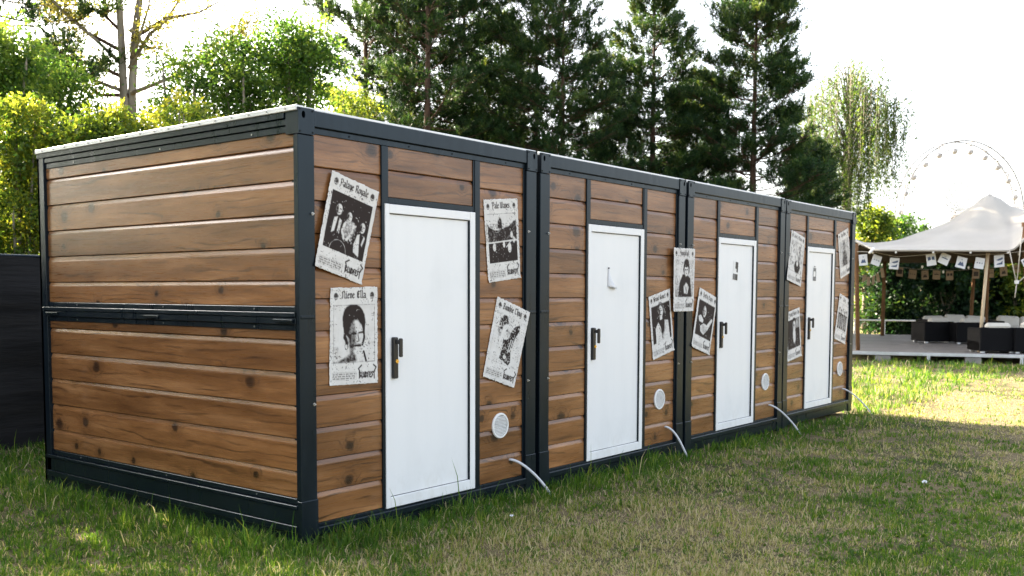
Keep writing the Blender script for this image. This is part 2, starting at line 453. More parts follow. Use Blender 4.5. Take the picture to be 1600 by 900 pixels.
#@@PART2
# ------------------------------------------------------------------ the ground
def wobble(x, y):
    return (0.010*np.sin(x*1.7+0.6*y) + 0.008*np.sin(2.9*y-1.1*x+1.0) + 0.006*np.sin(5.1*x+4.3*y))
def ground_h(x, y):
    return ground_z(x, y) + wobble(np.asarray(x, float), np.asarray(y, float))
def build_ground():
    def axis(c0, c1, far, step, n):
        a = np.arange(c0, c1, step)
        g = np.geomspace(step, far, n)
        return np.concatenate([(c0-g)[::-1], a, c1+g-step])
    xs = axis(-7, 20, 900, 0.20, 26); ys = axis(-7, 8, 900, 0.20, 26)
    X, Y = np.meshgrid(xs, ys); Z = ground_h(X, Y)
    V = np.stack([X.ravel(), Y.ravel(), Z.ravel()], 1)
    nx, ny = len(xs), len(ys)
    i = np.arange(nx-1)[None, :] + nx*np.arange(ny-1)[:, None]
    F = np.stack([i, i+1, i+1+nx, i+nx], -1).reshape(-1, 4)
    o = link('ground', np_mesh('ground', V, [F], M['ground'], smooth=True))
    tag(o, kind='structure')
build_ground()

# ------------------------------------------------------------------ the cabins
CW, CD, CH = 2.3415, 3.1335, 2.6
JOINTS = [0.095, 0.285, 0.485, 0.683, 0.881, 1.080, 1.279, 1.476, 1.672, 1.871, 2.070, 2.270, 2.462]
_pc = {}
def plank_mesh(L, h, bevel=0.032):
    key = (round(L, 3), round(h, 3), bevel)
    if key not in _pc:
        if bevel > 0:
            prof = [(0.028, 0.002), (0.004, 0.002), (0.0, 0.005), (0.0, h-bevel), (0.0015, h-bevel*0.75), (0.0105, h-0.002), (0.028, h-0.002)]
        else:
            prof = [(0.028, 0.003), (0.005, 0.003), (0.0, 0.008), (0.0, h), (0.028, h)]
        _pc[key] = MB().extrude_x(prof, 0, L).mesh('plank', M['wood'])
    return _pc[key]
def plank(root, x, y, z, L, h, bevel=0.032, rotz=None):
    return link('plank', plank_mesh(L, h, bevel), root, (x, y, z), rotz)

_shared = {}
def shared(key, fn):
    if key not in _shared: _shared[key] = fn()
    return _shared[key]

def cap_mesh(mirror):
    """corner casting: plate with an oval hole that opens into a dark cavity"""
    m = MB()
    x0, x1, z0, z1, yf = 0.0, 0.123, 2.450, 2.602, -0.006
    cx, cz, ra, rb = 0.040, 2.562, 0.0135, 0.022
    n = 24; outer, inner = [], []
    for k in range(n):
        a = 2*math.pi*k/n; c, s_ = math.cos(a), math.sin(a)
        inner.append((cx+ra*c, cz+rb*s_))
        tx = ((x1-cx) if c > 0 else (cx-x0))/max(abs(c), 1e-6); tz = ((z1-cz) if s_ > 0 else (cz-z0))/max(abs(s_), 1e-6)
        t = min(tx, tz); outer.append((cx+t*c, cz+t*s_))
    corners = [(x0, z0), (x1, z0), (x1, z1), (x0, z1)]
    for c in corners:                                # snap nearest outer sample to each corner
        j = min(range(n), key=lambda k: (outer[k][0]-c[0])**2+(outer[k][1]-c[1])**2); outer[j] = c
    fx = (lambda x: x) if not mirror else (lambda x: CW-x)
    vs = [(fx(p[0]), yf, p[1]) for p in outer] + [(fx(p[0]), yf, p[1]) for p in inner]
    vs += [(fx(p[0]), 0.05, p[1]) for p in inner] + [(fx(p[0]), 0.11, p[1]) for p in outer]
    fs = []
    for k in range(n):
        j = (k+1) % n
        fs += [(k, j, n+j, n+k), (n+k, n+j, 2*n+j, 2*n+k), (k, 3*n+k, 3*n+j, j)]
    fs.append(tuple(range(2*n, 3*n)))
    m.add(vs, fs)
    return m

def box_part(root, name, mat, *boxes, b=0.003, label=None):
    m = MB()
    for q in boxes: m.bbox(*q, b=b)
    o = m.build(name, mat, root)
    if label: o['label'] = label
    return o

def vent_mesh():
    m = MB(); n = 40; r = 0.097
    def ring(r0, y0, r1, y1):
        vs = []; fs = []
        for k in range(n):
            a = 2*math.pi*k/n; vs.append((r0*math.cos(a), y0, r0*math.sin(a)))
        for k in range(n):
            a = 2*math.pi*k/n; vs.append((r1*math.cos(a), y1, r1*math.sin(a)))
        for k in range(n): fs.append((k, (k+1) % n, n+(k+1) % n, n+k))
        m.add(vs, fs)
    ring(r, 0.0, r, -0.008); ring(r, -0.008, r-0.005, -0.013); ring(r-0.005, -0.013, r-0.016, -0.013); ring(r-0.016, -0.013, r-0.018, -0.003)
    m.add([((r-0.018)*math.cos(2*math.pi*k/n), -0.003, (r-0.018)*math.sin(2*math.pi*k/n)) for k in range(n)], [tuple(range(n))])
    me = m.mesh('vent_grille', M['white']); me.materials.append(M['ventback']); me.polygons[max(range(len(me.polygons)), key=lambda i: len(me.polygons[i].vertices))].material_index = 1
    return me
def slat_meshes():
    out = []
    r = 0.078
    for i in range(13):
        z = -0.066 + i*0.011
        hw = math.sqrt(max(0, r*r-z*z))
        prof = [(-0.005, z-0.0030), (-0.0125, z-0.0042), (-0.0125, z-0.0005), (-0.005, z+0.0015)]
        out.append(MB().extrude_x(prof, -hw, hw).mesh('slat', M['white']))
    return out

def screw_mesh():
    m = MB(); m.cyl((0,0,0), (0,-0.004,0), 0.0095, 10); m.cyl((0,-0.004,0), (0,-0.016,0), 0.0045, 8)
    m.bbox(-0.012, 0.002, -0.020, -0.014, -0.003, 0.003, 0.001)
    return m.mesh('wing_bolt', M['screw'])
def rivet_mesh(mat):
    return MB().cyl((0,0,0), (0,-0.003,0), 0.0055, 8).mesh('rivet', mat)

def handle_parts(door, x):
    box_part(door, 'handle_plate', M['black'], (x-0.021, x+0.021, -0.003, 0.031, 0.948, 1.222), b=0.007)
    m = MB(); m.bbox(x-0.012, x+0.012, -0.034, -0.002, 1.178, 1.206, b=0.004)
    m.bbox(x-0.014, x+0.014, -0.052, -0.030, 1.092, 1.216, b=0.006)
    m.build('handle_grip', M['black'], door)
    m = MB(); m.cyl((x, -0.002, 1.063), (x, -0.010, 1.063), 0.0135, 16); m.bbox(x-0.002, x+0.002, -0.0125, -0.009, 1.055, 1.071, b=0.0005)
    m.build('lock_cylinder', M['brass'], door)

def cabin(idx, X0, Y0, label, doff):
    root = empty('sanitary_cabin', (X0, Y0, 0.0))
    tag(root, label, 'cabin', 'row of cedar clad cabins')
    st = M['steel']
    first = idx == 0
    # inner core that closes the box
    box_part(root, 'wall_core', M['gap'], (0.05, CW-0.05, 0.060, CD-0.03, 0.03, 2.55), b=0.002)
    box_part(root, 'roof', M['roof'], (-0.004, CW+0.004, 0.012, CD+0.01, 2.586, 2.612), b=0.003)
    # castings and posts
    for mir in (False, True):
        o = link('corner_casting', shared(('cap', mir), lambda: cap_mesh(mir).mesh('corner_casting', st)), root)
        x = (lambda a: CW-a) if mir else (lambda a: a)
        for (a, b_) in ((0.012, 2.592), (0.108, 2.588), (0.012, 2.463), (0.108, 2.463)):
            link('rivet', shared('rivet_d', lambda: rivet_mesh(M['gap'])), o, (x(a), -0.006, b_))
        m = MB()
        def bx(a, b, c, d, e, f):
            m.bbox(min(x(a), x(b)), max(x(a), x(b)), c, d, e, f, b=0.004)
        if first and not mir:
            bx(0.0, 0.125, 0.0, 0.034, -0.03, 2.447); bx(0.032, 0.125, 0.033, 0.10, -0.03, 2.447)
        else:
            bx(0.0, 0.125, 0.0, 0.10, -0.06, 2.447)
        bx(-0.002, 0.129, -0.005, 0.04, -0.08, 0.255)          # foot sleeve
        bx(0.006, 0.119, -0.006, 0.02, 1.356, 1.376)           # weld seam of the fork
        p = m.build('corner_post', st, root)
        for zz in (1.985, 0.838):
            link('wing_bolt', shared('screw', screw_mesh), p, (x(0.104), 0.0, zz))
        box_part(root, 'rear_post', st, (min(x(0.0), x(0.125)), max(x(0.0), x(0.125)), CD-0.10, CD, -0.06, 2.60))
    # long rails
    box_part(root, 'top_rail', st, (0.124, CW-0.124, 0.0, 0.11, 2.500, 2.598), b=0.005)
    box_part(root, 'bottom_rail', st, (0.126, CW-0.126, -0.008, 0.10, 0.032, 0.077), (0.126, CW-0.126, 0.006, 0.10, -0.06, 0.030), b=0.005)
    # trim strips round the openings
    dx0, dx1 = 0.712+doff, 1.614+doff
    W1, W3 = dx0-0.024, dx1+0.058
    for q in ((0.126, CW-0.126, 0.018, 0.06, 2.462, 2.499), (0.126, CW-0.126, 0.020, 0.06, 0.0775, 0.0955),
              (W1, dx0-0.001, 0.016, 0.06, 0.096, 2.4615), (dx1+0.001, W3, 0.016, 0.06, 0.096, 2.4615),
              (CW-0.140, CW-0.125, 0.019, 0.06, 0.096, 2.4615),
              (dx0, dx0+0.040, 0.021, 0.06, 2.096, 2.4615), (dx1-0.012, dx1, 0.021, 0.06, 2.096, 2.4615),
              (dx0+0.041, dx1-0.013, 0.022, 0.06, 2.096, 2.134)):
        box_part(root, 'trim_strip', st, q, b=0.002)
    for a in (0.42, 0.95, 1.38, 1.98):
        link('rivet', shared('rivet_d', lambda: rivet_mesh(M['gap'])), root, (a, 0.018, 2.481))
    # cedar planks, one by one
    for (xa, xb) in ((0.126, W1), (W3, CW-0.140)):
        for z0, z1 in zip(JOINTS[:-1], JOINTS[1:]):
            plank(root, xa, 0.030, z0, xb-xa, z1-z0, 0.0 if z1 > 2.4 else 0.032)
    plank(root, dx0+0.041, 0.030, 2.134, dx1-dx0-0.054, 0.176); plank(root, dx0+0.041, 0.030, 2.310, dx1-dx0-0.054, 0.152, 0.0)
    # door
    m = MB(); m.bbox(dx0+0.030, dx1-0.045, 0.028, 0.058, 0.13, 2.05, b=0.002)
    door = m.build('door', M['door'], root)
    z0, z1 = 0.087, 2.092
    box_part(door, 'door_frame', M['door'], (dx0, dx0+0.040, 0.010, 0.06, z0, z1), (dx1-0.056, dx1, 0.010, 0.06, z0, z1),
             (dx0+0.0405, dx1-0.0565, 0.011, 0.06, z1-0.060, z1-0.001), (dx0+0.0405, dx1-0.0565, 0.011, 0.06, z0+0.001, z0+0.072), b=0.003)
    box_part(door, 'door_seal', M['steel'], (dx1-0.066, dx1-0.057, 0.0125, 0.05, z0+0.073, z1-0.061),
             (dx0+0.041, dx1-0.067, 0.022, 0.05, z1-0.065, z1-0.061), (dx0+0.041, dx1-0.067, 0.024, 0.05, z0+0.073, z0+0.076), b=0.001)
    handle_parts(door, dx0+0.085)
    # vent and drain hose
    v = link('vent_grille', shared('vent', vent_mesh), root, (1.932, 0.030, 0.515))
    for sm in shared('slats', slat_meshes): link('slat', sm, v)
    gz = float(ground_z(X0+2.28, Y0-0.2))
    ex = (2.285, 2.20, 2.31, 2.30)[idx]; ey = (-0.20, -0.15, -0.25, -0.30)[idx]
    P0 = Vector((2.052, 0.036, 0.240)); P3 = Vector((ex, ey-Y0*0, gz-0.01))
    P1 = P0 + Vector((0.055, -0.085, 0.005)); P2 = P3 + Vector((-0.06, 0.03, 0.12))
    pts = [((1-t)**3)*P0 + 3*((1-t)**2)*t*P1 + 3*(1-t)*t*t*P2 + t**3*P3 for t in [i/14 for i in range(15)]]
    MB().tube(pts, 0.0105, 10).build('drain_hose', M['hose'], root, smooth=True)
    # end walls
    if not first:
        box_part(root, 'side_wall', st, (0.012, 0.048, 0.101, CD-0.101, 0.0, 2.58))
    box_part(root, 'side_wall', st, (CW-0.048, CW-0.012, 0.101, CD-0.101, 0.0, 2.58))
    box_part(root, 'rear_wall', st, (0.126, CW-0.126, CD-0.028, CD-0.004, 0.0, 2.58))
    return root, dx0, dx1

LABELS = ['nearest cedar clad cabin with its whole end wall in view and a plain white door',
          'second cedar clad cabin from the left, torn paper on its white door',
          'third cedar clad cabin from the left, black pictogram sign on its white door',
          'farthest cedar clad cabin in the row, beside the sunlit lawn']
STARTS = [(0.0, 0.0), (2.394, 0.0), (4.788, 0.0), (7.255, 0.040)]
cabins = [cabin(i, STARTS[i][0], STARTS[i][1], LABELS[i], (0.010, -0.018, -0.016, -0.005)[i]) for i in range(4)]

# ---- end wall of the first cabin (faces -X)
def end_wall(root):
    st = M['steel']
    ya, yb = 0.062, 3.046
    def side(name, x0, x1, y0, y1, z0, z1, mat=st, b=0.003): return box_part(root, name, mat, (x0, x1, y0, y1, z0, z1), b=b)
    fl = side('roof_flashing', -0.012, 0.05, 0.004, CD+0.006, 2.583, 2.614, M['roof'])
    rv = shared('flash_rivet', lambda: MB().cyl((0,0,0), (-0.006,0,0), 0.006, 8).mesh('rivet', M['screw']))
    for k in range(18): link('rivet', rv, fl, (-0.012, 0.10+k*0.172, 2.600))
    side('end_top_rail', -0.004, 0.05, 0.124, CD-0.0005, 2.546, 2.5825); side('end_top_rail', 0.006, 0.05, 0.006, CD-0.01, 2.506, 2.543)
    side('hatch_frame', 0.014, 0.05, 0.035, CD-0.035, 2.463, 2.503)
    side('hatch_frame', 0.014, 0.05, 0.035, ya-0.001, 1.397, 2.4625); side('hatch_frame', 0.014, 0.05, yb+0.001, CD-0.035, 1.397, 2.4625)
    side('hatch_frame', 0.0145, 0.05, ya, yb, 1.396, 1.430)
    side('hinge_rail', -0.009, 0.05, 0.036, CD-0.036, 1.366, 1.394); side('hinge_rail', -0.003, 0.05, 0.036, CD-0.036, 1.322, 1.364)
    for yc in (2.93, 1.555, 0.135):
        m = MB(); m.bbox(-0.018, -0.004, yc-0.085, yc+0.085, 1.334, 1.344, b=0.002); m.tube([(-0.016, yc-0.09, 1.349), (-0.016, yc+0.09, 1.349)], 0.007, 8)
        m.build('hinge', st, root)
    side('panel_frame', 0.014, 0.05, 0.035, CD-0.035, 1.284, 1.320)
    side('panel_frame', 0.014, 0.05, 0.035, ya-0.001, 0.228, 1.2835); side('panel_frame', 0.014, 0.05, yb+0.001, CD-0.035, 0.228, 1.2835)
    side('panel_frame', 0.0145, 0.05, ya, yb, 0.228, 0.264)
    side('sill', -0.010, 0.05, 0.036, CD-0.036, 0.204, 0.226)
    side('kick_plate', 0.0, 0.05, 0.036, CD-0.036, 0.103, 0.202); side('kick_plate', -0.010, 0.05, 0.036, CD-0.036, 0.06, 0.101); side('kick_plate', 0.008, 0.05, 0.036, CD-0.036, -0.05, 0.058)
    side('rear_corner', 0.0, 0.05, CD-0.034, CD-0.0005, -0.05, 2.58)
    L = yb-ya
    up = [1.430, 1.585, 1.783, 1.982, 2.180, 2.379, 2.463]; lo = [0.264, 0.428, 0.628, 0.829, 1.030, 1.226, 1.284]
    for J in (up, lo):
        for k, (z0, z1) in enumerate(zip(J[:-1], J[1:])):
            last = k == len(J)-2
            plank(root, 0.024, yb, z0, L, z1-z0, 0.0 if last else (0.030, 0.040)[k % 2], -math.pi/2)
    rv2 = shared('rivet_side', lambda: MB().cyl((0,0,0), (-0.003,0,0), 0.006, 8).mesh('rivet', M['screw']))
    for yy in (0.45, 1.45, 2.6):
        for zz in (2.483, 1.413, 1.302, 0.246): link('rivet', rv2, root, (0.014, yy, zz))
end_wall(cabins[0][0])

# ---- small signs and paper on doors (flat things fixed to the doors)
def door_sign(cab, x0, z0, wd, ht, rot, blocks, label):
    root, dx0, dx1 = cab
    m = MB(); m.bbox(-wd/2, wd/2, 0.0, 0.0015, -ht/2, ht/2, b=0.0005)
    o = m.build('door_sign', M['white']); o.location = (x0, root.location[1]+0.0255, z0); o.rotation_euler = (0, rot, 0)
    tag(o, label, 'sign')
    for (a, b, c, d, mt) in blocks:
        MB().box(a*wd, b*wd, -0.0012, -0.0002, c*ht, d*ht).build('print_block', M[mt], o)
door_sign(cabins[2], 5.905, 1.755, 0.115, 0.195, 0.10, [(-0.05, 0.48, 0.12, 0.49, 'ink'), (0.2, 0.48, -0.06, 0.12, 'ink'), (-0.48, 0.02, -0.49, -0.17, 'greyink'), (0.02, 0.48, -0.49, -0.17, 'ink')],
          'small black and white pictogram sign on the third cabin door')
door_sign(cabins[3], 8.225, 1.765, 0.105, 0.190, 0.02, [(-0.38, 0.44, 0.14, 0.36, 'greyink'), (-0.48, 0.48, -0.48, -0.20, 'greyink'), (0.34, 0.48, -0.2, 0.14, 'greyink'), (-0.48, -0.36, -0.2, 0.14, 'greyink'), (-0.2, 0.2, 0.40, 0.49, 'greyink')],
          'small grey pictogram sign on the farthest cabin door')
def paper_remnant():
    n = 12; vs, fs = [], []
    for i in range(n+1):
        t = i/n
        wd = 0.012 + 0.115*t**1.6
        for j in range(7):
            s_ = j/6
            vs.append((wd*s_ - 0.004*t, -0.003 - 0.045*t*t*math.sin(math.pi*min(1, s_*1.05))**1.2*(0.4+s_), -0.165*t - 0.018*t*s_))
    for i in range(n):
        for j in range(6):
            a = i*7+j; fs.append((a, a+1, a+8, a+7))
    o = MB().add(vs, fs).build('torn_paper', M['card'], smooth=True)
    o.location = (3.412, 0.0265, 1.735)
    md = o.modifiers.new('thickness', 'SOLIDIFY'); md.thickness = 0.001
    tag(o, 'torn curled scrap of white paper hanging on the second cabin door', 'paper scrap')
    m = MB(); m.cyl((0.003, -0.001, -0.004), (0.003, -0.012, -0.004), 0.006, 10); m.build('pin', M['black'], o)
paper_remnant()

# ------------------------------------------------------------------ posters
GLY = {
 'a': (0.68, [[(0,.88),(.25,1),(.5,.85),(.5,.12),(.66,0)], [(.5,.55),(.15,.5),(0,.28),(.15,0),(.5,.18)]]),
 'b': (0.62, [[(0,1.6),(.1,1.45),(.1,.15),(.3,0),(.5,.2),(.5,.8),(.3,1),(.1,.85)]]),
 'c': (0.52, [[(.45,.9),(.25,1),(0,.8),(0,.2),(.25,0),(.48,.15)]]),
 'd': (0.62, [[(.1,1.55),(.35,1.3),(.5,1),(.5,.2),(.25,0),(0,.2),(0,.75),(.25,.95),(.5,.8)]]),
 'e': (0.55, [[(.03,.5),(.48,.7),(.28,1),(.03,.8),(.03,.2),(.25,0),(.48,.15)]]),
 'f': (0.5, [[(.5,1.5),(.3,1.6),(.12,1.4),(.12,0)], [(0,1),(.4,1)]]),
 'g': (0.62, [[(.5,.95),(.2,1),(0,.8),(0,.3),(.2,.1),(.5,.3)], [(.5,1),(.5,-.25),(.25,-.5),(0,-.35)]]),
 'h': (0.62, [[(0,1.6),(.1,1.45),(.1,0)], [(.1,.85),(.35,1),(.5,.8),(.5,.0),(.35,-.3)]]),
 'i': (0.32, [[(0,1),(.1,.9),(.1,.12),(.26,0)], [(.07,1.38),(.15,1.38)]]),
 'k': (0.62, [[(0,1.6),(.1,1.45),(.1,0)], [(.1,.6),(.45,1)], [(.2,.6),(.5,0)]]),
 'l': (0.32, [[(0,1.6),(.1,1.45),(.1,.12),(.26,0)]]),
 'm': (0.98, [[(0,1),(.1,.88),(.1,0)], [(.1,.85),(.32,1),(.45,.85),(.45,0)], [(.45,.85),(.68,1),(.8,.85),(.8,.1),(.95,0)]]),
 'n': (0.64, [[(0,1),(.1,.88),(.1,0)], [(.1,.85),(.32,1),(.47,.85),(.47,.1),(.6,0)]]),
 'o': (0.60, [[(.25,1),(0,.8),(0,.2),(.25,0),(.5,.2),(.5,.8),(.25,1)]]),
 'p': (0.62, [[(0,1),(.1,.88),(.1,-.5)], [(.1,.85),(.3,1),(.5,.8),(.5,.2),(.3,0),(.1,.12)]]),
 'r': (0.48, [[(0,1),(.1,.88),(.1,0)], [(.1,.85),(.3,1),(.42,.85)]]),
 's': (0.56, [[(.48,.9),(.25,1),(.02,.8),(.1,.56),(.42,.44),(.48,.15),(.25,0),(0,.12)]]),
 't': (0.44, [[(.12,1.4),(.12,.12),(.35,0)], [(0,1),(.35,1)]]),
 'u': (0.66, [[(0,1),(.1,.88),(.1,.15),(.3,0),(.5,.15)], [(.4,1),(.5,.88),(.5,.1),(.64,0)]]),
 'v': (0.60, [[(0,1),(.1,.88),(.1,.2),(.3,0),(.5,.2),(.5,.85),(.35,1)]]),
 'w': (0.9, [[(0,1),(.1,.88),(.1,.2),(.25,0),(.42,.2),(.42,.9)], [(.42,.2),(.6,0),(.78,.2),(.78,.85),(.65,1)]]),
 'y': (0.60, [[(0,1),(.1,.88),(.1,.25),(.28,.05),(.5,.2)], [(.5,1),(.5,-.2),(.2,-.5)]]),
 'z': (0.52, [[(0,.95),(.45,.95),(.05,.05),(.48,.05)]]),
 'B': (0.95, [[(.2,1.5),(.2,0)], [(0,1.35),(.3,1.5),(.65,1.45),(.72,1.15),(.5,.85),(.2,.8)], [(.5,.85),(.82,.55),(.75,.12),(.4,0),(0,.02)]]),
 'C': (0.85, [[(.75,1.3),(.45,1.5),(.1,1.2),(.08,.3),(.4,0),(.78,.25)], [(.4,1.45),(.4,.1)]]),
 'D': (0.95, [[(.15,1.3),(.15,.1)], [(0,1.4),(.45,1.5),(.82,1.15),(.82,.35),(.5,0),(0,.05)]]),
 'E': (0.85, [[(.7,1.3),(.42,1.52),(.1,1.25),(.1,.25),(.42,0),(.78,.22)], [(.1,.78),(.62,.84)], [(.42,1.4),(.42,.1)]]),
 'F': (0.8, [[(.2,1.3),(.2,0)], [(0,1.4),(.35,1.5),(.75,1.35)], [(.2,.8),(.6,.85)]]),
 'G': (0.95, [[(.8,1.3),(.45,1.52),(.1,1.2),(.1,.3),(.42,0),(.8,.2),(.8,.7),(.5,.75)], [(.42,1.4),(.42,.15)]]),
 'I': (0.5, [[(0,1.4),(.25,1.5),(.25,.1),(0,0)]]),
 'J': (0.6, [[(0,1.4),(.4,1.5),(.4,.1),(.2,-.25),(0,-.1)]]),
 'L': (0.8, [[(.1,1.4),(.25,1.5),(.2,.1),(.7,0),(.78,.2)]]),
 'M': (1.2, [[(0,1.2),(.2,1.5),(.2,0)], [(.2,1.3),(.45,1.5),(.6,1.3),(.6,0)], [(.6,1.3),(.85,1.5),(1.02,1.3),(1.02,.1),(1.18,0)]]),
 'N': (0.98, [[(0,1.25),(.2,1.5),(.2,.1),(.0,0)], [(.2,1.3),(.5,1.5),(.76,1.3),(.76,.1),(.92,0)]]),
 'P': (0.95, [[(0,1.35),(.2,1.5),(.2,.05),(0,-.2)], [(.2,1.38),(.6,1.52),(.82,1.25),(.82,.85),(.5,.62),(.2,.75)]]),
 'R': (0.98, [[(0,1.35),(.2,1.5),(.2,0)], [(.2,1.38),(.6,1.52),(.78,1.25),(.72,.9),(.3,.75)], [(.45,.75),(.75,.15),(.95,0)]]),
 'S': (0.85, [[(.75,1.3),(.45,1.52),(.1,1.25),(.2,.9),(.65,.65),(.72,.25),(.4,0),(0,.2)]]),
 'T': (0.92, [[(0,1.3),(.25,1.5),(.85,1.42)], [(.45,1.4),(.15,1.0),(.12,.3),(.45,0),(.8,.2)]]),
 'W': (1.25, [[(0,1.45),(.12,1.25),(.12,.25),(.32,0),(.55,.25),(.55,1.4)], [(.55,.25),(.8,0),(1.05,.3),(1.05,1.2),(.9,1.5)]]),
 'Y': (0.85, [[(0,1.4),(.15,1.2),(.2,.8),(.4,.65),(.7,.8)], [(.7,1.5),(.7,.2),(.4,-.35),(.1,-.3)]]),
}
# jagged capitals of the festival logo
LOGO = {'B': (0.7, [[(0,1),(.1,0)], [(0,1),(.5,.85),(.1,.55),(.6,.3),(.05,-.05)]]), 'L': (0.5, [[(.1,1),(.05,0),(.5,.1)]]),
        'U': (0.6, [[(0,.9),(.08,.1),(.45,.05),(.5,.95)]]), 'D': (0.6, [[(0,.95),(.02,0),(.5,.3),(.45,.75),(0,.95)]]),
        'F': (0.5, [[(.05,0),(.05,.9),(.5,1)], [(.05,.5),(.4,.55)]]), 'E': (0.5, [[(.5,.95),(.05,.8),(.35,.5),(.05,.4),(.08,.05),(.5,.0)]]),
        'S': (0.5, [[(.5,.95),(.1,.8),(.45,.4),(.0,.0)]]), 'T': (0.6, [[(0,.85),(.6,1.05)], [(.32,.95),(.38,-.25)]])}
def segdist(U, V, a, b, rot=0.0, sq=1.0):
    c, s_ = math.cos(rot), math.sin(rot)
    def tr(x, y): return (c*x+s_*y), (-s_*x+c*y)*sq
    px, py = tr(U, V); ax, ay = tr(*a); bx, by = tr(*b)
    dx, dy = bx-ax, by-ay; L2 = dx*dx+dy*dy+1e-12
    t = np.clip(((px-ax)*dx+(py-ay)*dy)/L2, 0, 1)
    return np.hypot(px-ax-t*dx, py-ay-t*dy)
class Canvas:
    """poster painter: u to the right 0..1, v downwards in the same unit, 0..asp"""
    def __init__(s, W, asp):
        s.asp = asp; s.W = W; s.H = int(W*asp)
        s.U, s.V = np.meshgrid(np.linspace(0, 1, s.W), np.linspace(0, asp, s.H))
        s.I = np.zeros_like(s.U); s.px = 1.0/W
    def put(s, d, val, soft=None, a=1.0):
        m = np.clip(0.5 - d/(soft or s.px), 0, 1)*a; s.I = s.I*(1-m) + val*m
    def rect(s, x0, x1, y0, y1, val, a=1.0):
        d = np.maximum(np.maximum(x0-s.U, s.U-x1), np.maximum(y0-s.V, s.V-y1)); s.put(d, val, a=a)
    def ell(s, cx, cy, rx, ry, val, soft=None, a=1.0, rot=0.0):
        c, q = math.cos(rot), math.sin(rot); X = c*(s.U-cx)+q*(s.V-cy); Y = -q*(s.U-cx)+c*(s.V-cy)
        s.put((np.hypot(X/rx, Y/ry)-1)*min(rx, ry), val, soft, a)
    def line(s, pts, w, val, soft=None, a=1.0, rot=0, sq=1.0):
        d = np.full_like(s.U, 9.0)
        for p, q in zip(pts[:-1], pts[1:]): d = np.minimum(d, segdist(s.U, s.V, p, q, rot, sq))
        s.put(d-w, val, soft, a)
    def poly(s, pts, val, soft=None, a=1.0):
        n = len(pts); ins = np.zeros(s.U.shape, bool); d = np.full_like(s.U, 9.0)
        for i in range(n):
            (x0, y0), (x1, y1) = pts[i], pts[(i+1) % n]
            d = np.minimum(d, segdist(s.U, s.V, (x0, y0), (x1, y1)))
            if y0 != y1:
                c = ((y0 > s.V) != (y1 > s.V)) & (s.U < (x1-x0)*(s.V-y0)/(y1-y0)+x0); ins ^= c
        s.put(np.where(ins, -d, d), val, soft, a)
    def text(s, txt, cx, base, height, font, w=0.17, width=None, rot=math.radians(-42), sq=2.3):
        gap = 0.16
        tot = sum((font[c][0]+gap if c != ' ' else 0.55) for c in txt)
        k = height; 
        if width: kx = width/tot
        else: kx = k
        x = cx - tot*kx/2
        for c in txt:
            if c == ' ': x += 0.55*kx; continue
            for pl in font[c][1]:
                s.line([(x+px*kx, base-py*k) for px, py in pl], w*k*(1.0 if sq == 1 else 1.25), 1.0, rot=rot, sq=sq)
            x += (font[c][0]+gap)*kx
    def emblem(s, cx, cy, r):
        s.ell(cx, cy, r*0.80, r, 0.95); s.poly([(cx-.55*r, cy+.25*r), (cx-.08*r, cy+.5*r), (cx-.2*r, cy+.75*r), (cx-.5*r, cy+.6*r)], 0.05)
        s.poly([(cx+.55*r, cy+.25*r), (cx+.08*r, cy+.5*r), (cx+.2*r, cy+.75*r), (cx+.5*r, cy+.6*r)], 0.05)
    def noisefield(s, n, seed):
        r = np.random.default_rng(seed); g = r.random((int(n*s.asp)+3, n+3))
        y = s.V*n; x = s.U*n; yi = y.astype(int); xi = x.astype(int); fy, fx = y-yi, x-xi
        fy = fy*fy*(3-2*fy); fx = fx*fx*(3-2*fx)
        return (g[yi, xi]*(1-fx)*(1-fy)+g[yi, xi+1]*fx*(1-fy)+g[yi+1, xi]*(1-fx)*fy+g[yi+1, xi+1]*fx*fy)
def head(c, cx, cy, r, hair=1.0, face=0.05, shade=0.6):
    c.ell(cx, cy-.12*r, r*0.98, r*1.18, hair); c.ell(cx+.02*r, cy+.18*r, r*.62, r*.86, face, r*.15)
    c.ell(cx-.34*r, cy+.22*r, r*.30, r*.70, shade, r*.3, .9)
    for sx in (-.26, .28): c.line([(cx+(sx-.13)*r, cy+.04*r), (cx+(sx+.13)*r, cy+.04*r)], .07*r, .9, r*.06)
    c.line([(cx+.03*r, cy+.1*r), (cx+.1*r, cy+.42*r)], .045*r, .55, r*.06); c.line([(cx-.14*r, cy+.64*r), (cx+.2*r, cy+.64*r)], .06*r, .85, r*.06)
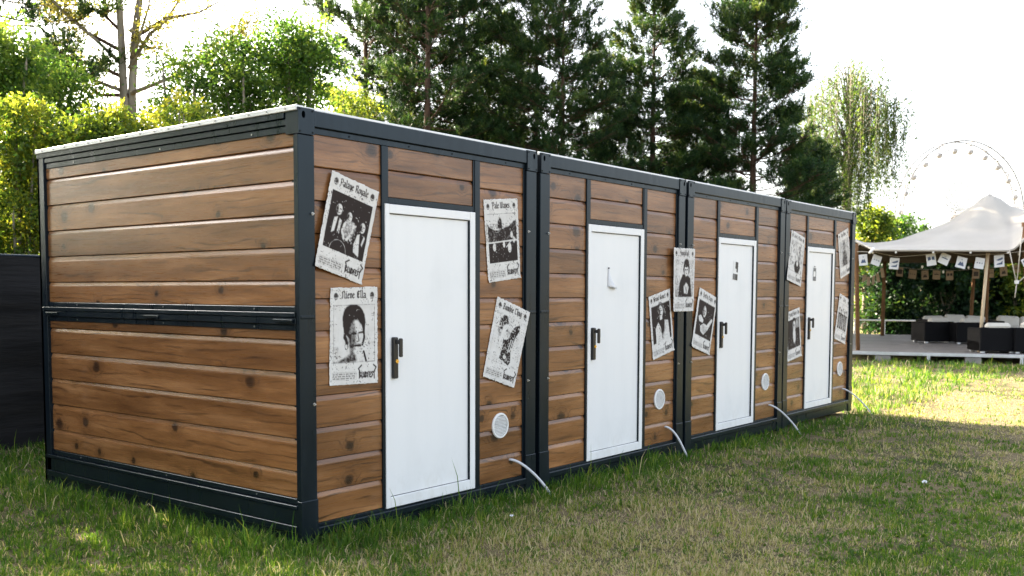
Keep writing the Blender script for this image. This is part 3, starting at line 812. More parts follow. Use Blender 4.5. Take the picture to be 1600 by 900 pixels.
def art(c, kind, y0, y1):
    x0, x1 = .075, .935; h = y1-y0
    Y = lambda t: y0+h*t
    n1 = c.noisefield(18, kind+5); n2 = c.noisefield(46, kind+50)
    if kind in (1, 5, 7, 9): c.rect(x0, x1, y0, y1, .93)
    elif kind == 6: c.rect(x0, x1, y0, y1, .62); c.ell(.52, Y(.35), .42, .5, .12, .5)
    elif kind == 10: c.rect(x0, x1, y0, y1, .38)
    elif kind in (2, 4, 8, 11):
        c.rect(x0, x1, y0, y1, .10, .6)
        for a, b in (((x0, y0), (x1, y0)), ((x0, y1), (x1, y1)), ((x0, y0), (x0, y1)), ((x1, y0), (x1, y1))): c.line([a, b], .003, .8)
    if kind == 1:
        for (cx, cy, r) in ((.27, .27, .10), (.50, .33, .088), (.80, .42, .095)):
            yy = Y(cy); head(c, cx, yy, r, 1.0, .06, .85)
        c.poly([(.20, Y(.45)), (.27, Y(.42)), (.25, Y(.68)), (.19, Y(.72))], .15, .02); c.poly([(.31, Y(.43)), (.36, Y(.46)), (.35, Y(.70)), (.30, Y(.66))], .22, .02)
        c.ell(.54, Y(.56), .13, .15, .35, .06, .75); c.line([(.43, Y(.50)), (.40, Y(.62)), (.46, Y(.74))], .022, .15, .02); c.line([(.62, Y(.47)), (.60, Y(.60)), (.52, Y(.74))], .020, .15, .02)
        c.poly([(.72, Y(.58)), (.77, Y(.56)), (.80, Y(.80)), (.82, Y(.96)), (.70, Y(.90)), (.68, Y(.78))], .06, .02); c.poly([(.86, Y(.56)), (.89, Y(.60)), (.86, Y(.76)), (.83, Y(.72))], .12, .02)
        pts = [(.38+.17*math.cos(t), Y(1.0)+.17*math.sin(t)) for t in np.linspace(math.pi*1.0, math.pi*2.0, 14)]; c.line(pts, .006, .45)
        c.put(np.where((n2 > .62) & (np.abs(c.U-.54) < .13) & (np.abs(c.V-Y(.6)) < .16), -1, 1), .25, a=.7)
    elif kind == 2:
        c.poly([(.12, Y(1)), (.30, Y(.93)), (.42, Y(.85)), (.45, Y(.75)), (.66, Y(.74)), (.66, Y(.82)), (.74, Y(.90)), (.76, Y(1))], .30, .03)
        c.poly([(.08, Y(1)), (.26, Y(.94)), (.40, Y(.87)), (.46, Y(.80)), (.55, Y(.90)), (.52, Y(1))], .80, .05, .85)
        c.ell(.50, Y(.30), .24, .27, .97, .03); c.ell(.43, Y(.22), .17, .20, .97, .03); c.line([(.33, Y(.30)), (.30, Y(.55)), (.35, Y(.66))], .03, .95, .03)
        c.ell(.55, Y(.56), .155, .265, .22, .03, rot=-.08); c.ell(.45, Y(.58), .08, .25, .78, .06, .85)
        c.line([(.46, Y(.50)), (.53, Y(.50))], .015, .92, .02); c.line([(.60, Y(.49)), (.68, Y(.48))], .014, .92, .02)
        c.line([(.575, Y(.52)), (.60, Y(.63)), (.56, Y(.645))], .010, .7, .015); c.line([(.52, Y(.715)), (.63, Y(.71))], .015, .9, .015)
        c.line([(.70, Y(.35)), (.71, Y(.58)), (.67, Y(.70))], .02, .95, .02); c.line([(.70, Y(.82)), (.75, Y(.98))], .018, .95); c.ell(.33, Y(.71), .035, .06, .8, .01, .0)
        pts = [(.335+.030*math.cos(t), Y(.72)+.05*math.sin(t)) for t in np.linspace(0, 6.3, 16)]; c.line(pts, .006, .8)
        c.rect(x0, x0+.10, Y(.72), y1, .6, .5)
    elif kind == 3:
        c.rect(x0, x1, y0, y1, .08); c.line([(x0, y0), (x1, y0)], .003, .8)
        c.poly([(x0, Y(.22)), (.15, Y(.28)), (.30, Y(.34)), (.52, Y(.31)), (.70, Y(.26)), (.85, Y(.16)), (x1, Y(.13)), (x1, y1), (x0, y1)], .74, .02)
        c.rect(x0, x1, Y(.60), y1, .93); c.poly([(.36, Y(.30)), (.38, Y(.16)), (.44, Y(.07)), (.50, Y(.14)), (.49, Y(.31))], .85, .04)
        c.put(np.where((n2 > .55) & (c.V > Y(.2)) & (c.V < Y(.58)), -1, 1), .88, a=.5)
        c.line([(x0, Y(.585)), (x1, Y(.565))], .012, .05)
        for (a, b, q) in ((.24, .68, .045), (.53, .64, .035), (.70, .72, .055), (.78, .45, .035), (.84, .56, .035)): c.ell(a, Y(b), q, q*1.7, .10, .02)
        c.line([(.60, Y(.70)), (.75, Y(.58))], .010, .2)
    elif kind == 4:
        c.ell(.34, Y(.16), .12, .16, .92, .03); c.ell(.25, Y(.25), .07, .20, .75, .04, .8); c.poly([(.56, Y(.28)), (.66, Y(.14)), (.80, Y(.06)), (.82, Y(.18)), (.72, Y(.38)), (.70, Y(.60)), (.60, Y(.66)), (.50, Y(.52))], .93, .02)
        c.ell(.44, Y(.31), .13, .15, .16, .03); c.ell(.50, Y(.34), .06, .11, .5, .05, .7); c.line([(.42, Y(.30)), (.47, Y(.29))], .012, .85)
        c.poly([(.38, Y(.50)), (.58, Y(.44)), (.66, Y(.62)), (.72, Y(.92)), (.66, Y(.99)), (.36, Y(.90)), (.40, Y(.70))], .93, .02)
        for dx in (0, .05, .1): c.line([(.62+dx, Y(.44)), (.60+dx, Y(.62)), (.58+dx, Y(.70))], .010, .05)
        c.ell(.52, Y(.84), .05, .04, .1, .02); c.put(np.where((n2 > .66) & (c.V > y0) & (c.V < y1), -1, 1), .15, a=.6)
    elif kind == 5:
        head(c, .50, Y(.17), .155, .75, .05, .8); c.line([(.64, Y(.08)), (.72, Y(.30))], .03, .5, .04, .8); c.rect(.45, .56, Y(.30), Y(.42), .1)
        c.poly([(.22, Y(.60)), (.36, Y(.46)), (.46, Y(.62)), (.50, Y(.95)), (.62, Y(.70)), (.66, Y(.46)), (.82, Y(.50)), (.86, Y(1)), (.22, Y(1))], .06, .02)
        c.line([(.40, Y(.62)), (.56, Y(.96))], .02, .5, .03); c.line([(.68, Y(.60)), (.55, Y(.96))], .02, .45, .03)
    elif kind == 6:
        c.poly([(.22, y1), (.28, Y(.62)), (.42, Y(.40)), (.60, Y(.36)), (.80, Y(.50)), (.86, y1)], .90, .03); head(c, .60, Y(.26), .155, .95, .04, .35)
        c.ell(.60, Y(.09), .12, .10, .97, .03); c.poly([(.48, Y(.72)), (.60, Y(.60)), (.74, Y(.74)), (.66, Y(.92)), (.50, Y(.90))], .15, .04); c.line([(.54, Y(.70)), (.62, Y(.88))], .012, .7); c.line([(.66, Y(.70)), (.60, Y(.88))], .010, .7)
    elif kind == 7:
        head(c, .42, Y(.24), .15, .9, .15, .75); c.poly([(.14, Y(.48)), (.26, Y(.40)), (.42, Y(.52)), (.40, Y(.60)), (.22, Y(.60))], .05, .02)
        c.poly([(.30, Y(.72)), (.46, Y(.60)), (.62, Y(.62)), (.84, Y(.36)), (.90, Y(.40)), (.70, Y(.74)), (.52, Y(.92)), (.34, Y(.86))], .06, .02)
        for q in range(4): c.line([(.40+.07*q, Y(.68)), (.44+.07*q, Y(.84))], .012, .75, .02)
    elif kind == 8:
        c.put(np.where((n1 > .5) & (c.V > y0) & (c.V < y1) & (c.U > x0) & (c.U < x1), -1, 1), .55, a=.8); c.line([(.45, Y(.1)), (.48, Y(.8))], .10, .35, .1, .8); c.line([(.72, Y(.1)), (.66, Y(.6))], .07, .6, .1, .7); c.ell(.60, Y(.82), .20, .16, .88, .05); c.ell(.60, Y(.70), .06, .07, .2, .03)
    elif kind == 9:
        head(c, .55, Y(.22), .16, .8, .15, .6); c.poly([(.16, y1), (.24, Y(.55)), (.44, Y(.42)), (.66, Y(.42)), (.86, Y(.56)), (.90, y1)], .8, .03); c.ell(.54, Y(.58), .09, .20, .08, .05); c.rect(x1-.25, x1, y0, Y(.35), .3, .6)
    elif kind == 10:
        c.ell(.52, Y(.25), .12, .16, .6, .08); c.poly([(.28, y1), (.36, Y(.44)), (.66, Y(.44)), (.74, y1)], .68, .08)
    elif kind == 11:
        for q, cx in enumerate((.18, .34, .50, .67, .83)):
            yy = Y(.24+.05*(q % 2)); c.ell(cx, yy, .055, .075, .85, .02); c.ell(cx+.01, yy+.02, .030, .045, .25, .02); c.poly([(cx-.075, Y(.36)), (cx+.075, Y(.36)), (cx+.06, Y(.95)), (cx-.06, Y(.95))], .82, .02); c.line([(cx+.02, Y(.45)), (cx-.01, Y(.85))], .014, .3, .02)
def poster(kind, corners, depths, title, label, W=96, group='band posters pasted on the cabins'):
    P = [onY(x, y, Y) for (x, y), Y in zip(corners, depths)]
    a, b, c_, d = [np.array(p) for p in P]
    wd = (np.linalg.norm(b-a)+np.linalg.norm(c_-d))/2; ht = (np.linalg.norm(d-a)+np.linalg.norm(c_-b))/2
    asp = ht/wd
    c = Canvas(W, asp); k = asp/1.5
    art(c, kind, .27*k, 1.155*k)
    inart = (c.V > .265*k) & (c.V < 1.16*k) & (c.U > .07) & (c.U < .94)
    gr = .5*c.noisefield(24, kind+31)+.3*c.noisefield(50, kind+32)+.2*np.random.default_rng(kind).random(c.U.shape)
    c.I = np.where(inart, np.clip((c.I + .55*(gr-.5) - .47)*1.9 + .47, .02, 1.0), c.I)
    c.emblem(.115, .13*k, .055); c.emblem(.885, .13*k, .055)
    c.text(title, .5, .165*k, .072*k, GLY, 0.125, width=min(.60, .048*len(title)+.04))
    bl = 1.40*k
    c.text('BLUDFEST', .775, bl, .085*k, LOGO, 0.13, width=.34, sq=1.0, rot=0)
    c.line([(.62, bl-.09*k), (.59, bl-.14*k), (.655, bl-.19*k)], .012, 1.0); c.line([(.93, bl-.10*k), (.965, bl-.15*k), (.91, bl-.19*k)], .012, 1.0)
    r = np.random.default_rng(kind)
    for q in range(3):                      # block of small print, too fine to read
        x = .07
        while x < .50:
            L = r.uniform(.02, .09); c.rect(x, x+L, bl-.075*k+q*.034*k, bl-.055*k+q*.034*k, .85, .8); x += L+.018
    c.line([(.06, bl-.09*k), (.54, bl-.09*k), (.54, bl+.03*k), (.06, bl+.03*k), (.06, bl-.09*k)], .002, .7, a=.8)
    n1, n2 = c.noisefield(60, kind+90), c.noisefield(9, kind+91)       # worn print: flecks and scratches
    c.I = np.where((n1 > .80) & (n2 > .50), np.maximum(c.I, .75), c.I); c.I = np.where((n1 < .10) & (n2 < .45), c.I*.35, c.I)
    Hh, Ww = c.I.shape
    s_, t_ = np.meshgrid(np.linspace(0, 1, Ww), np.linspace(0, 1, Hh))
    V = ((1-s_)*(1-t_))[..., None]*a + (s_*(1-t_))[..., None]*b + (s_*t_)[..., None]*c_ + ((1-s_)*t_)[..., None]*d
    e = np.minimum(np.minimum(s_, 1-s_), np.minimum(t_, 1-t_))
    rip = .0016*np.sin(9*s_+kind)*np.sin(7*t_+2*kind) + .010*np.clip(.06-np.hypot(1-s_, (1-t_)*asp), 0, 1)/.06*(kind % 2) + .006*np.clip(.08-np.hypot(s_, (1-t_)*asp), 0, 1)/.08
    V[..., 1] -= np.abs(rip)+.0008
    edge = .006*(c.noisefield(30, kind+7)-.5)                               # slightly uneven cut edge
    V[..., 0] += np.where(e < .004, edge, 0); V[..., 2] += np.where(e < .004, edge, 0)
    i = np.arange(Ww-1)[None, :] + Ww*np.arange(Hh-1)[:, None]
    F = np.stack([i, i+Ww, i+Ww+1, i+1], -1).reshape(-1, 4)
    org = V.reshape(-1, 3).mean(0)
    o = link('poster', np_mesh('poster', V.reshape(-1, 3)-org, [F], M['print'], {'ink': c.I}, smooth=True), None, tuple(org))
    md = o.modifiers.new('thickness', 'SOLIDIFY'); md.thickness = 0.0006; md.offset = 1.0
    tag(o, label, 'poster', group)
IN, FR = 0.026, -0.008
poster(1, [(519,266),(592,300),(564,445),(491,415)], [IN-.012,IN,IN,FR], 'Palaye Royale', 'tilted poster of three figures on black, top left on the nearest cabin', 110)
poster(2, [(516,450),(589,448),(590,598),(514,603)], [IN]*4, 'Nieve Ella', 'upright poster with a large portrait on pale ground, left of the nearest door', 110)
poster(3, [(755,312),(808,310),(813,434),(763,442)], [IN]*4, 'Pale Waves', 'poster with a dark landscape and small white figures, upper right of the nearest door', 100)
poster(4, [(777,463),(828,488),(803,606),(754,588)], [IN,FR,IN-.012,IN], 'Bambie Thug', 'tilted pale poster with a dark blotchy figure, overlapping the first post joint', 100)
poster(5, [(1013,464),(1046,451),(1053,547),(1020,563)], [IN]*4, 'Grand Gomez', 'poster of a white jacketed figure on black, right of the second door', 72)
poster(6, [(1053,387),(1086,389),(1083,486),(1052,487)], [FR]*4, 'Yungblud', 'poster of a dark haloed figure across the posts between second and third cabins', 72)
poster(7, [(1093,449),(1121,466),(1108,555),(1080,541)], [IN,IN,IN,FR], 'Betty Caps', 'tilted black poster with pale hands, left of the third door', 72)
poster(8, [(1237,359),(1258,372),(1251,448),(1229,437)], [IN+.04,IN+.04,IN+.04,FR+.03], 'Love Is Moon', 'tilted grey crowded poster, upper left of the farthest door', 60)
poster(9, [(1228,489),(1249,480),(1252,556),(1230,566)], [IN+.03,IN+.04,IN+.04,IN+.03], 'Young Bones', 'dark portrait poster, lower left of the farthest door', 60)
poster(10, [(1309,366),(1325,356),(1330,425),(1313,436)], [IN+.04]*4, 'New Moon', 'faded grey poster, upper right of the farthest door', 56)
poster(11, [(1312,458),(1328,469),(1320,538),(1303,529)], [IN+.04]*4, 'Jazy', 'white poster with a row of standing figures, lower right of the farthest door', 56)
#@@PART3
# ------------------------------------------------------------------ fence behind the cabins
def fence():
    X0, X1, Yf = -17.0, 14.0, 5.2
    root = empty('mesh_fence', (X0, Yf, 0.0))
    tag(root, 'black netting on a wire fence behind the cabins', 'fence')
    L = X1-X0
    nx, nz = 310, 22
    xs, zs = np.meshgrid(np.linspace(0, L, nx), np.linspace(-0.06, 1.84, nz))
    sag = 0.035*np.sin(xs*2.1)*np.sin(zs*1.7) + 0.022*np.sin(5.3*xs+3*zs)+0.012*np.sin(13*zs+2.0*np.sin(xs*1.3))
    top = zs + 0.02*np.sin(xs*1.9)*(zs/1.84)**4
    V = np.stack([xs.ravel(), sag.ravel(), top.ravel()], 1)
    i = np.arange(nx-1)[None, :] + nx*np.arange(nz-1)[:, None]
    F = np.stack([i, i+1, i+1+nx, i+nx], -1).reshape(-1, 4)
    link('netting', np_mesh('netting', V, [F], M['net'], smooth=True), root)
    MB().tube([(0, 0.05, 1.86), (L, 0.05, 1.86)], 0.018, 8).build('top_tube', M['steel'], root)
    x = 0.6
    while x < L:
        MB().tube([(x, 0.075, -0.1), (x, 0.075, 1.9)], 0.024, 8).build('fence_post', M['steel'], root); x += 2.3
fence()

# ------------------------------------------------------------------ vegetation
def unit(v): return v/(np.linalg.norm(v, axis=-1, keepdims=True)+1e-9)
def leaves(P, D, size, rng, aspect=0.5, tint=None, fold=0.0):
    """diamond leaves at P pointing along D"""
    n = len(P); D = unit(D)
    R = unit(np.cross(D, unit(rng.normal(size=(n, 3)))))
    s = (size*(0.7+0.6*rng.random(n)))[:, None]
    a = P; b = P + D*s*0.45 + R*s*aspect*0.5; c = P + D*s; d = P + D*s*0.45 - R*s*aspect*0.5
    V = np.stack([a, b, c, d], 1).reshape(-1, 3)
    F = np.arange(4*n).reshape(n, 4)
    t = np.repeat(tint if tint is not None else rng.random(n), 4)
    return V, F, t
def blob_points(rng, blobs, n, shell=0.55):
    vol = np.array([b[3]*b[4]*b[5] for b in blobs])**0.67; k = rng.choice(len(blobs), n, p=vol/vol.sum())
    B = np.array(blobs)[k]; d = unit(rng.normal(size=(n, 3))); r = (shell + (1-shell)*rng.random(n))[:, None]
    return B[:, :3] + d*B[:, 3:6]*r, d, k
def bushy(name, label, cat, mat, base, blobs, nspray, per, size, seed, group=None, spray=0.35, droop=0.25, trunk_r=0.10, tmean=0.5, tspread=0.28, upper=0.0, aspect=0.55, wisp=0.08, jit=0.14, inner=0.35):
    """shrub or leafy tree: leafy sprays on clumps (metres, relative to base), darker leaves inside, trunk with limbs"""
    rng = np.random.default_rng(seed); top = max(b[2]+b[5] for b in blobs); bt = 0.16*rng.normal(size=len(blobs))
    P, d, k = blob_points(rng, blobs, nspray)
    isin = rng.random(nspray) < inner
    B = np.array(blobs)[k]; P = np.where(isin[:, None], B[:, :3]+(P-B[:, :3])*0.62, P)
    D = unit(d + 0.55*rng.normal(size=d.shape) + np.array([0, 0, 0.30]))
    L = spray*(0.5+rng.random(nspray))*np.where((rng.random(nspray) < wisp) & ~isin, 2.2, 1.0)
    t = rng.random((nspray, per))
    Q = P[:, None, :] + D[:, None, :]*(t*L[:, None])[..., None]
    Q[..., 2] -= droop*(t*L[:, None])**2/spray
    Q += rng.normal(size=Q.shape)*spray*jit*np.where(isin, 1.6, 1.0)[:, None, None]
    LD = D[:, None, :]*0.7 + rng.normal(size=Q.shape)*0.65; LD[..., 2] -= 0.30
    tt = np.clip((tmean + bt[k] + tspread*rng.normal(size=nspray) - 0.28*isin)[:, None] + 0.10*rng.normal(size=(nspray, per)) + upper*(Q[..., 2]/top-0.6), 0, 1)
    V, F, tn = leaves(Q.reshape(-1, 3), LD.reshape(-1, 3), size, rng, aspect, tt.reshape(-1))
    root = empty(name, base); tag(root, label, cat, group)
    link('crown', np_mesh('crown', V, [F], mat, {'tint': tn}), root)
    m = MB(); zc = np.mean([b[2] for b in blobs]); tx = float(np.mean([b[0] for b in blobs]))
    m.tube([(0, 0, -0.1), (0.03, 0.02, zc*0.4), (tx*0.5, 0, zc*0.75)], [trunk_r, trunk_r*0.8, trunk_r*0.6], 8)
    for q, b in enumerate(blobs):
        c = Vector(b[:3]); st = Vector((0.02, 0.01, zc*(0.3+0.1*(q % 4)))); md = st.lerp(c, 0.5) + Vector((0, 0, -0.05*c.length))
        m.tube([st, md, c, c+Vector((0.1*b[3], 0.1*b[4], 0.55*b[5]))], [trunk_r*0.45, trunk_r*0.3, trunk_r*0.2, trunk_r*0.05], 5)
    m.build('trunk', M['greybark'], root, smooth=True)
    return root

def bushline(px, top_y, d, wpx):
    """blob list for a crown whose top stands at picture height top_y"""
    z = 1.52 + (456-top_y)/FPX*d; return z, wpx/FPX*d/2
def mkblobs(rng, R, H, n, z0=0.35, flat=0.75, b0=0.16, b1=0.42):
    out = []
    for q in range(n):
        zz = H*(z0 + (1-z0)*rng.random())
        rr = R*(1-0.45*max(0, (zz/H-0.5)*2)**2)
        a = rng.uniform(0, 6.283); u = math.sqrt(rng.random())*0.75
        br = R*rng.uniform(b0, b1)
        zz = min(zz, H-br*0.9*flat)
        out.append((rr*u*math.cos(a), rr*u*math.sin(a), zz, br, br, br*flat))
    out.append((0, 0, H-R*0.35*flat, R*0.4, R*0.4, R*0.35*flat))
    return out
_rng = np.random.default_rng(3)
# sunlit hedge shrubs just behind the fence (picture column, depth, top, width)
HEDGE = [(-110, 12.2, 205, 200, 'sunlit yellow green shrub at the left edge behind the black fence'),
         (28, 12.4, 172, 170, 'tall sunlit yellow green shrub rising just behind the black fence'),
         (118, 12.9, 210, 130, 'low sunlit shrub in the dip right of the tall shrub'),
         (196, 13.2, 176, 150, 'sunlit yellow green shrub behind the middle of the end wall'),
         (285, 14.2, 160, 160, 'yellow green shrub peeping over the roof below the twin trunks'),
         (385, 15.0, 188, 150, 'low yellow green shrub over the roof, left of the green trees')]
for q, (px, d, ty, wp, lab) in enumerate(HEDGE):
    z, R = bushline(px, ty, d, wp)
    x, y, g = gpos(px, d)
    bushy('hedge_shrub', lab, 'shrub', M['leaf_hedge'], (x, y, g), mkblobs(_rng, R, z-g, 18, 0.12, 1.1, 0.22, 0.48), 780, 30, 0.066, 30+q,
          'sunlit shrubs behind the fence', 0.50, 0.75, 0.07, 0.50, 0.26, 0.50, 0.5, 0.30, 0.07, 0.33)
GREEN = [(-10, 15.5, 62, 260, 'dark green leafy tree at the left edge behind the sunlit shrubs'),
         (100, 17.0, 118, 150, 'rounded green tree below the far left pine'),
         (300, 18.5, 112, 250, 'loose green tree right of the twin trunks'),
         (385, 18.0, 74, 230, 'green leafy tree above the roof, middle of the left group'),
         (462, 18.5, 60, 230, 'tallest green leafy tree above the nearest roof corner'),
         (560, 30.0, 150, 120, 'light green leafy tree in front of the first pines')]
for q, (px, d, ty, wp, lab) in enumerate(GREEN):
    z, R = bushline(px, ty, d, wp)
    x, y, g = gpos(px, d)
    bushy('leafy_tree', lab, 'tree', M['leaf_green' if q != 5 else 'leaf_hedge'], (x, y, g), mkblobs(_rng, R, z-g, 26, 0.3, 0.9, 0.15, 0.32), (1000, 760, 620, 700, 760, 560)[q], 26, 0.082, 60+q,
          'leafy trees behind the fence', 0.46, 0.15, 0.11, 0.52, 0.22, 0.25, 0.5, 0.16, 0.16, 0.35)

for q, (x, y, H, R, lab) in enumerate(((-0.6, 9.6, 5.2, 2.3, 'unseen green tree added for shade behind the fence, just left of the picture edge'), (-4.4, 8.4, 5.6, 2.6, 'second unseen green tree added for shade behind the fence, beyond the left picture edge'),  # unseen trees, added to shade the left lawn and darken end wall reflections
                                   (-8.6, 8.0, 5.8, 2.6, 'third unseen green tree added for shade behind the fence, beyond the left picture edge'), (-12.8, 7.6, 5.6, 2.6, 'fourth unseen green tree added for shade behind the fence, beyond the left picture edge'))):
    bushy('leafy_tree', lab, 'tree', M['leaf_green'], (x, y, 0.0), mkblobs(_rng, R, H, 16, 0.15, 0.9), 620, 18, 0.15, 90+q, 'leafy trees behind the fence', 0.7, 0.2, 0.12, 0.40, 0.24, 0.25)

# ---- pines
def pine_crown(seed, H, Rmax, z0, dens=1.0, open_=0.0, pw=0.7, gap=0.62):
    """whorls of boughs; side twigs on the outer part of each bough end in upturned needle brushes"""
    rng = np.random.default_rng(seed)
    br = MB(); SP, SD, ST = [], [], []
    z = z0
    while z < H-0.2:
        f = (z-z0)/(H-z0)
        Rz = Rmax*((1-f)**pw*0.97+0.05)*min(1.0, 0.55+f*2.4)*(0.80+0.40*rng.random())
        nb = int(4+3*rng.random()); a0 = rng.uniform(0, 6.283)
        for b in range(nb):
            if rng.random() < open_: continue
            a = a0 + 6.283*b/nb + rng.normal()*0.28; L = max(0.3, Rz*(0.60+0.55*rng.random()))
            el = -0.12+0.62*f + rng.normal()*0.13; d = np.array([math.cos(a), math.sin(a), 0.0]); sd = np.array([-d[1], d[0], 0.0])
            zb = z + rng.normal()*0.14
            P = lambda s: np.array([0, 0, zb]) + d*L*s*math.cos(el) + np.array([0, 0, L*(math.sin(el)*s + 0.26*s*s - 0.12*s)])
            br.tube([P(k/5) for k in range(6)], [0.040*(1-0.82*k/5)*(0.45+0.55*(1-f)) for k in range(6)], 4, caps=False)
            nt_ = int((3.2+4.0*L)*dens)
            for q in range(nt_):
                s = 1.0 if q == 0 else 0.34+0.66*rng.random()**0.8
                p0 = P(s); tl = (0.22+0.36*rng.random())*(1.15-0.55*s)*min(1.0, 0.5+L*0.4)*(1.0 if q else 0.8)
                sg = rng.choice((-1, 1)) if q else 0.0
                td = unit(d*(0.55 if q else 1.0) + sd*sg*(0.75+0.3*rng.normal()) + np.array([0, 0, 0.16+0.22*rng.random()]))
                p1 = p0 + td*tl*1.5
                br.tube([p0, p1], [0.010, 0.005], 3, caps=False)
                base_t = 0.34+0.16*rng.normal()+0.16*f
                for w_ in range(3+int(3*rng.random())):
                    u = 0.25+0.75*rng.random(); c = p0*(1-u)+p1*u + rng.normal(size=3)*0.06
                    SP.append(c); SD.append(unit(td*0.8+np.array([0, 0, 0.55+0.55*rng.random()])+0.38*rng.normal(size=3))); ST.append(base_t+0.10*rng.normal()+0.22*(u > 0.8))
        z += gap*(0.7+0.6*rng.random())*(1-0.45*f)
    for q in range(int(16*dens)):
        SP.append(np.array([0, 0, H-1.0+1.0*rng.random()])+rng.normal(size=3)*0.06); SD.append(unit(np.array([rng.normal()*.4, rng.normal()*.4, 1]))); ST.append(0.6)
    P = np.array(SP); D = np.array(SD); T = np.array(ST); n = len(P); per = 18
    LL = 0.22+0.20*rng.random(n); t = rng.random((n, per))
    Q = P[:, None, :] + D[:, None, :]*(t*LL[:, None])[..., None]
    ND = unit(unit(rng.normal(size=(n, per, 3)))*0.8 + D[:, None, :]*0.8)
    nl = 0.13+0.06*rng.random((n, per, 1)); W = unit(np.cross(ND, rng.normal(size=ND.shape)))*0.0145
    V = np.stack([Q-W, Q+W, Q+ND*nl], 2).reshape(-1, 3); F = np.arange(len(V)).reshape(-1, 3)
    tt = np.repeat(np.clip(T[:, None]+0.10*rng.normal(size=(n, per)), 0, 1).reshape(-1), 3)
    print('pine', seed, n, len(F))
    return V, F, tt, br
_pines = {}
def pine(name, px, d, H, key, label, rotz=0.0, scale=1.0, trunk_r=0.15, lean=0.0):
    x, y, g = gpos(px, d)
    root = empty(name, (x, y, g), rotz); root.scale = (scale,)*3
    tag(root, label, 'pine tree', 'dark pines behind the cabins')
    if key not in _pines:
        kw = dict(key)
        V, F, tt, br = pine_crown(**kw)
        h = kw['H']; tb = MB()
        tb.tube([(0, 0, -0.3), (0.03, 0.02, h*0.3), (-0.03, 0.02, h*0.65), (0, 0, h-0.2)], [trunk_r*1.1, trunk_r*0.9, trunk_r*0.55, 0.02], 8)
        tb.v += [v for v in br.v]; o = len(tb.v)-len(br.v); tb.f += [tuple(i+o for i in f) for f in br.f]
        _pines[key] = (np_mesh('crown', V, [F], M['needle'], {'tint': tt}), tb.mesh('trunk', M['bark'], True))
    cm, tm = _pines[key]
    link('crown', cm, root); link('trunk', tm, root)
    return root
K1 = (('seed', 1), ('H', 15.0), ('Rmax', 3.5), ('z0', 3.7), ('dens', 1.2), ('open_', 0.12), ('pw', 0.55), ('gap', 0.66))
K2 = (('seed', 2), ('H', 13.6), ('Rmax', 3.3), ('z0', 3.3), ('dens', 1.2), ('open_', 0.10), ('pw', 0.52), ('gap', 0.64))
K3 = (('seed', 3), ('H', 12.2), ('Rmax', 3.7), ('z0', 1.6), ('dens', 1.6), ('open_', 0.0), ('pw', 0.64), ('gap', 0.46))
K4 = (('seed', 4), ('H', 12.4), ('Rmax', 3.1), ('z0', 2.4), ('dens', 1.4), ('open_', 0.02), ('pw', 0.66), ('gap', 0.54))
PINES = [(575, 35.5, K1, 0.2, 1.00, 'leftmost tall pine of the group, its crown cut by the picture top'),
         (640, 37.5, K2, 1.1, 1.12, 'second pine from the left, tall bare trunk above the roof'),
         (668, 34.0, K1, 2.3, 1.00, 'third pine from the left, trunk close beside the second'),
         (725, 37.5, K2, 4.0, 1.06, 'fourth pine from the left, rear of the first cluster'),
         (836, 36.0, K2, 3.3, 0.96, 'pine with open lower boughs in the middle of the group'),
         (878, 34.5, K2, 5.0, 0.90, 'tall pine right of the middle, paired thin trunk'),
         (782, 40.0, K4, 2.0, 1.00, 'slim pine filling the gap left of the middle pair'),
         (945, 38.5, K2, 0.9, 0.80, 'lower pine between the middle pair and the pointed pine'),
         (1018, 36.0, K4, 0.0, 1.00, 'narrow pointed pine third from the right'),
         (1085, 38.5, K3, 3.9, 0.80, 'short broad pine between the two pointed pines'),
         (1174, 35.0, K3, 0.6, 1.00, 'large dense pointed pine right of the group'),
         (1262, 37.5, K3, 2.6, 0.60, 'small dense pine at the right end of the group')]
for (px, d, key, rz, sc, lab) in PINES:
    pine('pine_tree', px, d, 0, key, lab, rz, sc)
p_ = pine('pine_tree', -6, 20.0, 0, K2, 'pine with a thick dark trunk at the far left of the picture', 1.7, 0.95)

